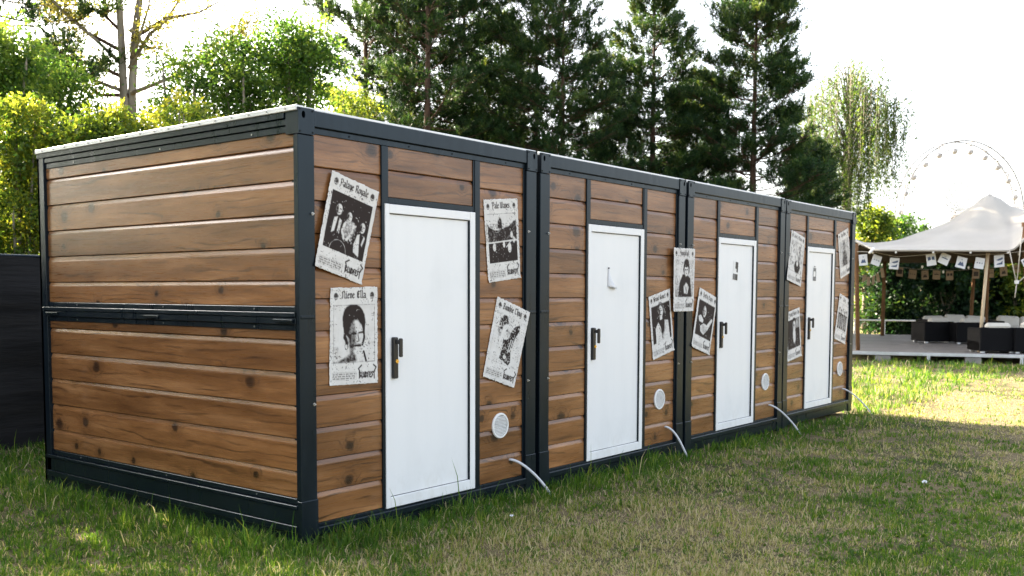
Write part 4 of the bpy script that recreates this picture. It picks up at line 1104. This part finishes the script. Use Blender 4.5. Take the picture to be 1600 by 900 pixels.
# ---- twin-stemmed sparse tree
def twin_tree():
    x, y, g = gpos(207, 20.5)
    root = empty('twin_stem_tree', (x, y, g)); tag(root, 'pale twin stemmed tree with thin bare limbs and few leaves', 'tree')
    k = 20.5/FPX; rt = Vector(_r); rng = np.random.default_rng(5)
    def pt(px, py, dep=0.0):
        return rt*((px-207)*k) + Vector((0, 0, 1.52+(456-py)*k-g)) + Vector((_f[0], _f[1], 0))*dep
    for st in ([(210, 480, 0), (206, 320, 0), (200, 155, .0), (199, 100, 0), (196, 0, 0), (190, -90, 0)], [(206, 460, 0.1), (209, 300, .1), (210, 150, .1), (215, 60, .15), (224, -5, .2), (232, -100, .2)]):
        pts = [pt(*q) for q in st]; MB().tube(pts, [0.13, 0.105, 0.085, 0.078, 0.066, 0.03], 9).build('trunk', M['greybark'], root, smooth=True)
    limbs = [[(200, 110), (165, 75), (130, 45), (90, 5), (70, -25)], [(199, 88), (150, 62), (120, 35), (80, -5)], [(209, 115), (240, 62), (265, 40), (290, 0), (300, -30)], [(214, 70), (262, 35), (310, 22), (350, -5)],
             [(213, 98), (228, 78), (250, 30), (262, -10)], [(205, 130), (165, 112), (120, 98), (95, 85)], [(203, 150), (150, 130), (110, 110), (60, 92)], [(207, 155), (160, 152), (120, 125), (85, 108)],
             [(212, 152), (270, 132), (330, 108), (365, 82), (398, 62), (408, 48)], [(200, 60), (170, 30), (140, 20), (60, 22)], [(212, 55), (235, 80), (262, 82)]]
    P, D = [], []
    for q, l in enumerate(limbs):
        dep = [(-0.5+0.35*(q % 4))*s for s in np.linspace(0, 1, len(l))]
        pts = [pt(a, b, e) for (a, b), e in zip(l, dep)]
        n = len(pts); MB().tube(pts, [0.042*(1-0.85*i/(n-1))+0.004 for i in range(n)], 6).build('limb', M['bark'] if q % 2 else M['greybark'], root, smooth=True)
        for i in range(int(26*n*(2.0 if q == 8 else 1))):
            s = rng.uniform(0.25, 1)*(n-1); j = min(n-2, int(s)); p = pts[j].lerp(pts[j+1], s-j)
            c = np.array(p)+rng.normal(size=3)*0.13
            for w_ in range(4): P.append(c+rng.normal(size=3)*0.06); D.append(rng.normal(size=3)+np.array([0, 0, -.3]))
    V, F, t = leaves(np.array(P), np.array(D), 0.075, rng, 0.55)
    link('leaves', np_mesh('leaves', V, [F], M['leaf_sparse'], {'tint': t}), root)
twin_tree()

# ---- weeping tree at the right end of the pines
def weeping():
    px0, d = 1322, 40.0
    x, y, g = gpos(px0, d); root = empty('weeping_tree', (x, y, g)); tag(root, 'weeping tree with hanging strands of small leaves, right of the pines', 'tree')
    k = d/FPX; rng = np.random.default_rng(9); rt = np.array(_r); fw = np.array([_f[0], _f[1], 0])
    m = MB(); zt = lambda py: 1.52+(456-py)*k-g
    m.tube([(0, 0, -.2), (0.05, 0, zt(360)), (-0.1, 0.1, zt(250)), (0.1, 0, zt(150))], [0.22, 0.19, 0.14, 0.04], 8)
    P, D, T = [], [], []
    cols = [(-78, 190, 330), (-70, 170, 345), (-64, 155, 350), (-60, 205, 350), (-58, 150, 330), (-50, 120, 300), (-44, 128, 350), (-34, 112, 260), (-28, 105, 345), (-20, 100, 300), (-12, 96, 350), (-4, 102, 345), (6, 96, 352), (12, 104, 340), (18, 110, 352),
            (24, 120, 300), (34, 118, 250), (40, 128, 240), (46, 140, 290), (52, 138, 305), (56, 150, 320), (60, 152, 315), (66, 140, 250), (72, 158, 262), (76, 165, 240), (30, 200, 330), (-8, 180, 352), (4, 210, 355), (16, 230, 355), (-24, 200, 350), (-38, 210, 350), (50, 200, 318), (62, 190, 300)]
    for (dx, y0, y1) in cols:
        for s_ in range(11):
            ddx = dx + rng.normal()*6.0; dz = rng.normal()*1.0; ya = y0 + abs(rng.normal())*22; yb = y1 - abs(rng.normal())*45
            if yb < ya+18: continue
            q0 = rt*ddx*k + fw*dz + np.array([0, 0, zt(ya)]); Ls = (yb-ya)*k; n = int(Ls*30)
            s = rng.random(n); sway = 0.10*np.sin(s*5+rng.uniform(0, 6))
            Q = q0 + np.outer(sway, rt) + np.stack([rng.normal(size=n)*.05, rng.normal(size=n)*.05, -s*Ls], 1)
            P.append(Q); D.append(np.stack([rng.normal(size=n)*.6, rng.normal(size=n)*.6, -1+0*s], 1)); T.append(np.clip(rng.normal(size=n)*.15+rng.uniform(.0, .62), 0, 1))
            m.tube([q0, q0+np.array([0, 0, -Ls])], [0.007, 0.004], 3, caps=False)
        c = Vector(rt*dx*k) + Vector((0, 0, zt(y0))); st = Vector((0, 0, zt(min(340, y0+80)))); m.tube([st, st.lerp(c, .5)+Vector((0, 0, .7)), c+Vector((0, 0, .1))], [0.045, 0.028, 0.008], 5)
    V, F, t = leaves(np.concatenate(P), np.concatenate(D), 0.105, rng, 0.42, np.concatenate(T))
    link('crown', np_mesh('crown', V, [F], M['leaf_willow'], {'tint': t}), root); m.build('trunk', M['greybark'], root, smooth=True)
weeping()

# ---- trees and bushes behind the tent
BACK = [(1352, 44, 335, 90, 'leaf_hedge', 'pale sunlit bush beside the last cabin, below the weeping tree'),
        (1395, 47, 343, 120, 'leaf_green', 'dark green bush left behind the tent'),
        (1440, 40, 372, 150, 'needle_', 'dark evergreen behind the tent, left of the pale pole'),
        (1525, 39.5, 372, 170, 'needle_', 'dark evergreen behind the tent, beyond the pale pole'),
        (1612, 41, 372, 150, 'needle_', 'dark evergreen behind the tent at the right edge'),
        (1378, 45, 420, 60, 'leaf_hedge', 'low sunlit bush seen under the left side of the tent'),
        (1592, 37.5, 410, 40, 'leaf_hedge', 'low sunlit bush under the tent at the right edge'),
        (1402, 38.5, 398, 80, 'needle_', 'low dark evergreen behind the deck, left of the sofas'),
        (1483, 38.0, 392, 90, 'needle_', 'low dark evergreen right behind the long sofa'),
        (1568, 38.2, 396, 80, 'needle_', 'low dark evergreen behind the deck, right of the pale pole'),
        (1490, 49, 366, 240, 'leaf_green', 'wide green tree farthest behind the tent'),
        (1680, 47, 365, 180, 'leaf_green', 'green tree beyond the right edge of the tent')]
for q, (px, d, ty, wp, mt, lab) in enumerate(BACK):
    z, R = bushline(px, ty, d, wp); x, y, g = gpos(px, d); dark = mt == 'needle_'
    bushy('evergreen_tree' if dark else 'leafy_tree', lab, 'tree' if (dark or q > 9) else 'bush', M['needle' if dark else mt], (x, y, g), mkblobs(_rng, R, z-g, 12, 0.12, 0.8), 760 if dark else 460, 22, 0.17, 120+q,
          'trees behind the tent', 0.6, 0.3, 0.14, 0.30 if dark else 0.42, 0.2, 0.2)

# ------------------------------------------------------------------ the lounge deck and tent
def gpt(px, d, z): 
    p = at(px, 456, d); return Vector((p[0], p[1], z))
DZ = 0.10
def deck():
    A, B = gpt(1316, 24.2, 0), gpt(1700, 22.4, 0)
    ux = (B-A).normalized(); uy = Vector((-ux.y, ux.x, 0))
    if uy.dot(Vector((_f[0], _f[1], 0))) < 0: uy = -uy
    root = empty('lounge_deck', (A.x, A.y, 0), math.atan2(ux.y, ux.x)); tag(root, 'low grey panelled deck with aluminium edge under the tent', 'deck')
    sgn = 1 if Vector((-math.sin(root.rotation_euler[2]), math.cos(root.rotation_euler[2]), 0)).dot(uy) > 0 else -1
    L = (B-A).length; nx = int(L/2)+1; ny = 11
    pm = MB().bbox(0.004, 1.996, 0.004, 0.996, -0.02, 0.0, b=0.004).mesh('deck_panel', M['deckpanel'])
    for i in range(nx):
        for j in range(ny): link('deck_panel', pm, root, (2*i, (1.0*j+0.05)*sgn - (1 if sgn < 0 else 0), DZ-0.004*((i+j) % 2)))
        MB().bbox(2*i+0.003, 2*i+1.997, min(0, 0.045*sgn), max(0, 0.045*sgn), DZ-0.075, DZ+0.003, b=0.006).build('edge_beam', M['alu'], root)
        MB().bbox(2*i-0.035, 2*i+0.035, min(-0.012*sgn, 0.06*sgn), max(-0.012*sgn, 0.06*sgn), DZ-0.22, DZ-0.01, b=0.004).build('foot_clamp', M['alu'], root)
        MB().bbox(2*i+0.8, 2*i+1.15, min(0.02*sgn, 0.3*sgn), max(0.02*sgn, 0.3*sgn), DZ-0.24, DZ-0.08, b=0.01).build('support_block', M['deckpanel'], root)
    return root, ux, uy, A
deck_root, DUX, DUY, DA = deck()

def tent():
    root = empty('stretch_tent', tuple(gpt(1470, 28, 0))); tag(root, 'cream stretch tent with a pointed peak over the lounge deck', 'tent')
    o = Vector(root.location)
    nu, nv = 90, 50
    pxs = np.linspace(1322, 1720, nu); G = np.zeros((nv, nu, 3))
    dep_f = 23.6; dep_b = 34.0
    pk = gpt(1543, 28.0, 0)
    for i, px in enumerate(pxs):
        ef = 389 if 1368 < px < 1576 else (389 - 18*min(1, ((1368-px)/40)**1.2) if px <= 1368 else 389 - 46*math.sin(min(1, (px-1576)/60)*math.pi/2)**1.5 if px < 1640 else 345+30*min(1, (px-1640)/70))
        df = 23.6 + (0.0 if px > 1368 else (1368-px)*0.05)
        zf = 1.52+(456-ef)/FPX*df
        for j in range(nv):
            v = j/(nv-1); d = df*(1-v)+dep_b*v
            p = gpt(px + (1-1.0)*v, d, 0)
            zz = zf*(1-v)+2.60*v
            r = math.hypot(p.x-pk.x, p.y-pk.y)
            zz += 1.78*math.exp(-r/1.45)*(1-math.exp(-(r/0.28)**2)*0.05) * min(1, v*6) * min(1, (1-v)*5) + 0.16*math.sin(math.pi*v)
            thp = math.atan2(p.y-pk.y, p.x-pk.x); zz += 0.035*math.sin(thp*11+0.6*math.sin(thp*5))*math.exp(-((r-2.0)/1.6)**2)*min(1, v*4)
            zz += 0.02*math.sin(px*0.09+v*9)*min(1, v*6)*math.sin(math.pi*v)
            G[j, i] = (p.x-o.x, p.y-o.y, zz)
    i = np.arange(nu-1)[None, :] + nu*np.arange(nv-1)[:, None]
    F = np.stack([i, i+1, i+1+nu, i+nu], -1).reshape(-1, 4)
    link('canopy', np_mesh('canopy', G.reshape(-1, 3), [F], M['tent'], smooth=True), root)
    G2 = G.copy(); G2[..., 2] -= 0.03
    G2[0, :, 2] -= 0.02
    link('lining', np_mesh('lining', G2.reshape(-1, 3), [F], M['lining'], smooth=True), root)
    m = MB(); m.tube([Vector(G[0, q])+Vector((0, 0, 0.0)) for q in range(0, nu, 2)], 0.028, 6); m.build('hem', M['tent'], root, smooth=True)
    for q in range(4, nu-4, 13): MB().bbox(*[c for a, b in zip(G[0, q]-np.array([.02, .02, .07]), G[0, q]+np.array([.02, .02, -.02])) for c in (a, b)], b=0.006).build('hem_clip', M['white'], root)
    pz = float(pk.z)
    def pole(name, pts, r, mat):
        MB().tube([p-o for p in pts], r, 10).build(name, mat, root, smooth=True)
    pole('tent_pole', [gpt(1533, 23.9, DZ), gpt(1541.5, 23.9, 1.52+(456-388)/FPX*23.9)], 0.040, M['palewood'])
    pole('tent_pole', [gpt(1343, 24.6, DZ), gpt(1337.5, 24.6, 2.2), gpt(1336, 24.6, 2.75)], 0.05, M['post'])
    pole('tent_pole', [gpt(1380.5, 33.2, 0.0), gpt(1381, 33.2, 2.6)], 0.06, M['post'])
    pole('tent_pole', [gpt(1518, 33.4, 0.1), gpt(1521, 33.4, 2.6)], 0.055, M['post'])
    pole('tent_pole', [gpt(1612, 24.2, DZ), gpt(1597, 24.2, 1.52+(456-345)/FPX*24.2)], 0.07, M['post'])
    pole('king_pole', [Vector((pk.x, pk.y, DZ)), Vector((pk.x, pk.y, 3.9))], 0.035, M['post'])
    for (a, b) in (((1575, 389), (1588, 440)), ((1594, 352), (1588, 440)), ((1588, 440), (1586, 462)), ((1612, 418), (1588, 440))):
        pole('guy_rope', [gpt(a[0], 23.5, 1.52+(456-a[1])/FPX*23.5), gpt(b[0], 23.5, 1.52+(456-b[1])/FPX*23.5)], 0.012, M['rope'])
    pole('guy_rope', [gpt(1363, 23.5, 1.52+(456-386)/FPX*23.5), gpt(1357, 23.3, 1.52+(456-393)/FPX*23.3)], 0.03, M['white'])
    MB().tube([gpt(1588, 23.5, 1.76)-o, gpt(1588, 23.5, 1.84)-o], 0.05, 8).build('tensioner', M['white'], root)
tent()

def sofa_meshes(wd):
    s = {}
    s['base'] = MB().bbox(-wd/2, wd/2, -0.40, 0.40, 0.05, 0.30, b=0.02).mesh('base', M['wicker'])
    s['backrest'] = MB().bbox(-wd/2, wd/2, -0.46, -0.37, 0.05, 0.62, b=0.02).mesh('backrest', M['wicker'])
    s['armrest'] = MB().bbox(-0.06, 0.06, -0.40, 0.42, 0.05, 0.60, b=0.02).mesh('armrest', M['wicker'])
    s['foot'] = MB().bbox(-0.05, 0.05, -0.03, 0.03, 0.0, 0.05, b=0.008).mesh('foot', M['alu'])
    s['seat_cushion'] = MB().bbox(-wd/2+0.13, wd/2-0.13, -0.36, 0.42, 0.30, 0.43, b=0.04).mesh('seat_cushion', M['cushion'])
    n = max(1, round((wd-0.24)/0.75)); cw = (wd-0.26)/n
    s['n'], s['cw'] = n, cw
    s['back_cushion'] = MB().bbox(-cw/2+0.01, cw/2-0.01, -0.37, -0.17, 0.40, 0.76, b=0.06).mesh('back_cushion', M['cushion'])
    return s
_sf = {}
def sofa(px, d, wd, rot, label):
    if wd not in _sf: _sf[wd] = sofa_meshes(wd)
    s = _sf[wd]; p = gpt(px, d, DZ)
    root = empty('wicker_sofa', tuple(p), rot); tag(root, label, 'sofa', 'black wicker sofas on the deck')
    link('base', s['base'], root); link('backrest', s['backrest'], root); link('seat_cushion', s['seat_cushion'], root)
    for q in (-1, 1):
        link('armrest', s['armrest'], root, (q*(wd/2-0.06), 0, 0))
        for y in (-0.36, 0.34): link('foot', s['foot'], root, (q*(wd/2-0.10), y, 0))
    for k in range(s['n']):
        o = link('back_cushion', s['back_cushion'], root, (-wd/2+0.13+s['cw']*(k+.5), 0.0, 0.02*math.sin(3*k+px))); o.rotation_euler = (0.12, 0.05*math.sin(px+k), 0)
face = math.atan2(_f[1], _f[0])-math.pi/2      # back of the sofa towards the viewer
sofa(1552, 23.9, 0.86, face-0.10, 'black wicker armchair nearest the deck edge, under the pale pole')
sofa(1616, 23.7, 1.16, face-0.10, 'black wicker sofa cut by the right picture edge')
sofa(1458, 28.6, 0.86, face+0.05, 'black wicker armchair farthest left on the deck')
sofa(1508, 28.2, 0.86, face+0.05, 'black wicker armchair in the second row, left of the pale pole')
sofa(1500, 31.5, 2.30, face+math.pi+0.05, 'long wicker sofa facing the viewer at the back of the deck')
sofa(1600, 30.0, 1.60, face+math.pi-0.1, 'wicker sofa facing the viewer at the back right of the deck')

# ---- picture card bunting
def card(root, px, py, d, wpx, hpx, tilt, mat, ink, kind):
    k = d/FPX; wd, ht = wpx*k, hpx*k
    p = gpt(px, d, 1.52+(456-py)*k)-Vector(root.location)
    m = MB().bbox(-wd/2, wd/2, -0.002, 0.002, -ht/2, ht/2, b=0.0008)
    o = m.build('card', mat, root); o.location = p
    o.rotation_euler = (0.06*math.sin(px), tilt, face+0.05*math.sin(px*1.3))
    ink_m = MB(); y0, y1 = -0.0045, -0.003
    def P(pts): 
        n = len(pts); ink_m.add([(a*wd, y0, b*ht) for a, b in pts]+[(a*wd, y1, b*ht) for a, b in pts], [tuple(range(n)), tuple(range(2*n-1, n-1, -1))]+[(q, (q+1) % n, n+(q+1) % n, n+q) for q in range(n)])
    if kind == 0: P([(-.32,-.28),(.32,-.28),(.12,.12),(0,-.05),(-.1,.10)]); P([(-.06,.22),(.06,.22),(.06,.30),(-.06,.30)])
    elif kind == 1:
        for c in (-.26, 0, .26): P([(c-.09,.0),(c,-.04),(c+.09,.0),(c,.09)])
    elif kind == 2: P([(-.32,.10),(.36,.30),(.36,.12),(-.05,.02)]); P([(-.30,-.30),(.30,-.30),(.34,.02),(.16,-.14),(-.2,-.2)])
    elif kind == 3: P([(-.36,-.05),(-.36,.26),(-.06,.28),(-.02,.04),(-.15,-.02)]); P([(.36,-.05),(.36,.26),(.08,.28),(.06,.0),(.2,-.02)])
    elif kind == 4: P([(-.30,.02),(.30,.02),(.30,.12),(-.30,.12)]); P([(-.12,.20),(.12,.20),(.12,.24),(-.12,.24)])
    else: P([(-.34,-.22),(.34,-.22),(.34,.28),(-.34,.28)])
    ink_m.build('print', ink, o)
def bunting(label, pts, d0, d1, cards, mat, ink):
    root = empty('card_bunting', tuple(gpt(pts[0][0], d0, 0))); tag(root, label, 'bunting', 'card buntings in the tent')
    o = Vector(root.location); n = len(pts); dd = [d0+(d1-d0)*i/(n-1) for i in range(n)]
    MB().tube([gpt(a, e, 1.52+(456-b)/FPX*e)-o for (a, b), e in zip(pts, dd)], 0.006, 5).build('string', M['rope'], root)
    x0, x1 = pts[0][0], pts[-1][0]
    for q, (px, py, w_, h_, tl, kd) in enumerate(cards):
        card(root, px, py, d0+(d1-d0)*(px-x0)/(x1-x0), w_, h_, tl, mat, ink, kd)
bunting('string of white picture cards along the front edge of the tent', [(1338,391),(1365,392),(1400,399),(1440,396),(1475,391),(1515,396),(1560,394),(1612,388)], 24.0, 23.8,
        [(1347.5,404,13,17,-.10,0),(1368,404.5,14,16,.35,1),(1396,409.5,14.5,17.5,.08,2),(1453.5,403.5,14.5,18,-.16,3),(1474,402,16,17,.42,4),(1500.5,407.5,16,17.5,.26,0),(1529,408.5,15,17,.14,1),(1559.5,405,15.5,19,-.10,2),(1603,405,16,12,-.5,3)], M['card'], M['blueink'])
bunting('string of brown picture cards at the back of the tent', [(1398,414),(1430,418),(1460,419),(1490,420),(1520,418),(1560,414),(1600,408)], 33.6, 33.0,
        [(1405,422.5,10,14,.08,5),(1425,426,12,14,.12,1),(1444.5,427,11,14,-.06,0),(1462.5,427,11.5,14,.05,4),(1483,428,11,14,-.04,3),(1524,425.5,11,14,0,5),(1546,424,11.5,14,-.04,1),(1567,421,12,14.5,-.1,0),(1588,417,10,12,-.1,4)], M['kraft'], M['brownink'])
bunting('short string of pale cards along the left side of the tent', [(1340,428),(1356,433),(1366,428),(1378,418)], 31.0, 26.0,
        [(1350,432,6,10,.2,4),(1356.5,437,5,14,.0,1),(1364,436,4,14,.05,1),(1371,431.5,5,14,-.25,1),(1378,424,5,15,-.2,1)], M['kraft'], M['kraft'])
def lights():
    root = empty('string_lights', tuple(gpt(1480, 26, 0))); tag(root, 'thin string of small white bulbs under the tent', 'string lights')
    o = Vector(root.location); P = [(1345,392),(1362,390),(1440,412),(1473,420),(1512,413),(1535,408),(1590,392)]
    pts = [gpt(a, 26.0, 1.52+(456-b)/FPX*26.0)-o for a, b in P]; MB().tube(pts, 0.004, 5).build('wire', M['black'], root)
    for q in pts[1:]:
        MB().tube([q, q+Vector((0, 0, -.025)), q+Vector((0, 0, -.055)), q+Vector((0, 0, -.08))], [.012, .026, .026, .008], 8).build('bulb', M['bulb'], root, smooth=True)
lights()
def rail():
    a, b = gpt(1335, 37, .52), gpt(1432, 37, .50)
    root = empty('white_rail', tuple(gpt(1335, 37, 0))); tag(root, 'low white rail on the grass behind the deck', 'rail'); o = Vector(root.location)
    MB().tube([a-o, b-o], 0.03, 6).build('rail_tube', M['white'], root)
    for t in (0.02, 0.5, 0.98): 
        p = a.lerp(b, t)-o; MB().tube([p, (p.x, p.y, -.15)], 0.03, 6).build('rail_post', M['white'], root)
rail()

# ------------------------------------------------------------------ ferris wheel
def wheel():
    D = 190.0; k = D/FPX; c = gpt(1496.5, D, 1.52+(456-333)*k); R = 112*k
    root = empty('ferris_wheel', (c.x, c.y, 0)); tag(root, 'pale ferris wheel far off behind the tent', 'ferris wheel')
    o = Vector((c.x, c.y, 0)); th = math.radians(16)
    rt = Vector(_r); fw = Vector((_f[0], _f[1], 0)).normalized(); ax = (rt*math.cos(th) + fw*math.sin(th)).normalized(); up = Vector((0, 0, 1)); nrm = ax.cross(up).normalized()
    def P(a, r, s): return c-o + (ax*math.sin(a)+up*math.cos(a))*r + nrm*s
    for s in (-1.1, 1.1):
        for r_, t_ in ((R, 0.14), (R*0.90, 0.06)):
            pts = [P(2*math.pi*q/72, r_, s) for q in range(73)]; MB().tube(pts, t_, 5, caps=False).build('rim', M['wheelpaint'], root, smooth=True)
    for q in range(24):
        a = 2*math.pi*(q+.5)/24
        for s in (-1.1, 1.1): MB().tube([P(a, 0.4, s*.6), P(a, R, s)], 0.06, 4).build('spoke', M['wheelpaint'], root)
        MB().tube([P(a, R, -1.5), P(a, R, 1.5)], 0.10, 5).build('crossbar', M['wheelpaint'], root)
        p = P(a, R*0.985, 0)
        m = MB(); m.tube([p+Vector((0, 0, -1.2)), p+Vector((0, 0, -1.35)), p+Vector((0, 0, -1.9)), p+Vector((0, 0, -2.15))], [.35, .62, .55, .2], 10); m.tube([p, p+Vector((0, 0, -1.3))], .07, 5); m.tube([p+Vector((0, 0, -.25)), p+Vector((0, 0, -.4))], [.1, .62], 10)
        m.build('gondola', M['gondola'], root, smooth=True)
    MB().tube([P(0, 0, -1.6), P(0, 0, 1.6)], 0.7, 12).build('hub', M['wheelpaint'], root)
    for s in (-2.0, 2.0):
        for q in (-1, 1): MB().tube([P(0, 0, s), Vector((0, 0, 0))+ax*q*6.5+nrm*s*2.2], 0.3, 6).build('support_leg', M['wheelpaint'], root)
wheel()

# ------------------------------------------------------------------ grass
def vnoise(x, y, sc, seed):
    r = np.random.default_rng(seed); g = r.random((256, 256)); X = x*sc+500; Y = y*sc+500
    xi = np.floor(X).astype(int); yi = np.floor(Y).astype(int); fx, fy = X-xi, Y-yi; fx = fx*fx*(3-2*fx); fy = fy*fy*(3-2*fy)
    G = lambda a, b: g[(yi+b) % 256, (xi+a) % 256]
    return G(0,0)*(1-fx)*(1-fy)+G(1,0)*fx*(1-fy)+G(0,1)*(1-fx)*fy+G(1,1)*fx*fy
def fbm(x, y, sc, seed): return (vnoise(x, y, sc, seed)*.5+vnoise(x, y, sc*2.1, seed+1)*.3+vnoise(x, y, sc*4.3, seed+2)*.2)
def grass():
    rng = np.random.default_rng(21); NT_, PER = 60000, 8
    r0, r1, e = 3.7, 62.0, -0.66
    def scatter(n):
        r = (r0**e + rng.random(n)*(r1**e-r0**e))**(1/e); a = YAW + rng.uniform(-0.66, 0.70, n)
        x = CAM[0]+r*np.sin(a); y = CAM[1]+r*np.cos(a)
        bad = (x > -0.02) & (x < 9.62) & (y > 0.0) & (y < 3.17)
        rel = np.stack([x-DA.x, y-DA.y], 1); du = rel@np.array([DUX.x, DUX.y]); dv = rel@np.array([DUY.x, DUY.y])
        bad |= (du > -0.1) & (dv > 0.12) & (dv < 11.2); bad |= (x > 1.9) & (x < 9.6) & (y > 3.1)
        return x[~bad], y[~bad], r[~bad]
    def state(x, y):
        dryn = fbm(x, y, 0.62, 5)*0.55+fbm(x, y, 2.4, 9)*0.45
        edge = np.minimum(np.where((x > -0.4) & (x < 10.0), np.abs(np.minimum(y, 0.0)), 9), np.where((y > -0.3) & (y < 3.3), np.abs(np.minimum(x, 0)), 9))
        edge = np.where((x < 0) & (y < 0), np.hypot(x, y), edge)
        lush = np.exp(-(edge/0.34)**2)*(0.35+0.9*vnoise(x, y, 1.7, 33)) + 0.35*np.exp(-(edge/1.0)**2)
        green = np.clip((fbm(x, y, 0.9, 133)-0.50)/0.14, 0, 1)
        sunny = np.exp(-((x-11.6)/3.0)**4-((y+0.2)/2.6)**4)                 # straw tint painted in to brighten the sunlit patch
        front = np.exp(-((x-0.9)/1.9)**2-((y+1.75)/0.95)**2); mid_ = np.exp(-((x-4.6)/1.6)**2-((y+1.3)/0.5)**2); grn = np.exp(-((x-3.4)/1.8)**2-((y+2.5)/0.8)**2) + np.exp(-((x+1.0)/1.6)**2-((y-1.5)/2.5)**2)
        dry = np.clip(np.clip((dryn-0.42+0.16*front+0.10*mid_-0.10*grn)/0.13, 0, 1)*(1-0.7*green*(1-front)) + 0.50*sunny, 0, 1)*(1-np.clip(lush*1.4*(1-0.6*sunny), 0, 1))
        return dry, lush
    def blades(x, y, r, h, wd, flat, ph, tint):
        n = len(x); z = ground_h(x, y)-0.004; th = rng.uniform(0, 6.283, n)
        up = np.sqrt(np.clip(1-flat**2*0.97, 0.01, 1))
        B = np.stack([x, y, z], 1); S = np.stack([np.cos(th), np.sin(th), 0*th], 1)*wd[:, None]; Ld = np.stack([np.cos(ph), np.sin(ph), 0*ph], 1)
        mid = B + Ld*(h*flat*0.38)[:, None] + np.stack([0*h, 0*h, h*up*0.62+0.004], 1)
        tip = B + Ld*(h*flat)[:, None] + np.stack([0*h, 0*h, h*up*(1-0.30*flat)+0.003], 1)
        return np.stack([B-S, B+S, mid+S*0.75, mid-S*0.75, tip], 1), tint
    out = []
    # tufts of living and dead blades
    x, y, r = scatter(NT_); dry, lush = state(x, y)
    keep = rng.random(len(x)) > 0.45*dry*(vnoise(x, y, 4.0, 77) > 0.45); x, y, r, dry, lush = x[keep], y[keep], r[keep], dry[keep], lush[keep]
    n = len(x); far = np.clip(r/6.5, 1, None)
    tt = rng.random(n)*0.44 + 0.20*dry; hh = (0.6+0.8*rng.random(n))*(0.65+0.8*vnoise(x, y, 3.1, 44))
    X = np.repeat(x, PER); Y = np.repeat(y, PER); R_ = np.repeat(r, PER); F_ = np.repeat(far, PER); N = len(X)
    rad = np.abs(rng.normal(size=N))*0.026*F_**0.9; ph = rng.uniform(0, 6.283, N); X = X+rad*np.cos(ph); Y = Y+rad*np.sin(ph)
    okk = ~((X > -0.02) & (X < 9.62) & (Y > 0.0) & (Y < 3.17))
    isdry = rng.random(N) < np.repeat(0.08+0.62*dry, PER)
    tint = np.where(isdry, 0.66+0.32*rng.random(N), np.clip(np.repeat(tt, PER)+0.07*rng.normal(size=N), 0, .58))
    h = (0.020+0.034*rng.random(N)**1.5)*np.repeat(hh*(1+1.25*np.clip(lush, 0, 1.2)), PER)*F_**0.14
    h = np.where(rng.random(N) < 0.018, h*2.0, h)
    wd = (0.0018+0.0026*rng.random(N))*F_**0.75
    flat = np.where(isdry, 0.30+0.68*rng.random(N), 0.15+0.70*rng.random(N))
    v, t = blades(X, Y, R_, h, wd, flat, ph+rng.normal(size=N)*0.7, tint); out.append((v[okk], t[okk]))
    # loose straw lying on the ground
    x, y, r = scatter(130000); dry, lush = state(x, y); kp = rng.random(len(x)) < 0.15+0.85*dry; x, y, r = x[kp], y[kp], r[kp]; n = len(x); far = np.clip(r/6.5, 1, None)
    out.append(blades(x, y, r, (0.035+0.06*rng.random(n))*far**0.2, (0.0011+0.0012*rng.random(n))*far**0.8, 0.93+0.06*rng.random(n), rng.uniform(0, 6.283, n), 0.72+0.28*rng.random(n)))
    # small broad weeds
    x, y, r = scatter(9000); dry, lush = state(x, y); kp = rng.random(len(x)) < 0.9-0.7*dry; x, y, r = np.repeat(x[kp], 4), np.repeat(y[kp], 4), np.repeat(r[kp], 4); n = len(x); far = np.clip(r/6.5, 1, None)
    ph = rng.uniform(0, 6.283, n); okk = ~((x > -0.06) & (x < 9.65) & (y > -0.03) & (y < 3.2))
    v, t = blades(x, y, r, (0.025+0.03*rng.random(n))*far**0.2, (0.006+0.006*rng.random(n))*far**0.4, 0.7+0.25*rng.random(n), ph, 0.10+0.35*rng.random(n)); out.append((v[okk], t[okk]))
    V = np.concatenate([a for a, b in out]); tint = np.concatenate([b for a, b in out]); n = len(V); i = 5*np.arange(n)
    Fq = np.stack([i, i+1, i+2, i+3], 1); Ft = np.stack([i+3, i+2, i+4], 1)
    print('grass blades', n)
    o = link('grass', np_mesh('grass', V.reshape(-1, 3), [Fq, Ft], M['grass'], {'tint': np.repeat(tint, 5)}))
    tag(o, 'patchy green and straw coloured grass of the lawn', 'grass', kind='stuff')
grass()
def litter():
    for q, (px, py, s, lab) in enumerate(((1445, 759, .05, 'small white scrap of litter on the grass, right foreground'), (800, 816, .03, 'tiny white scrap of litter in front of the nearest cabin'))):
        d = ray(px, py); p = CAM + d*(-0.05-CAM[2])/d[2]; rng = np.random.default_rng(q); n = 5; vs, fs = [], []
        for i in range(n):
            for j in range(n): vs.append(((i/(n-1)-.5)*s+rng.normal()*s*.06, (j/(n-1)-.5)*s*.7+rng.normal()*s*.06, 0.03+rng.random()*s*.5))
        for i in range(n-1):
            for j in range(n-1): fs.append((i*n+j, i*n+j+1, i*n+n+j+1, i*n+n+j))
        o = MB().add(vs, fs).build('litter_scrap', M['card']); o.location = (p[0], p[1], float(ground_h(p[0], p[1]))); tag(o, lab, 'litter', 'litter on the lawn')
litter()
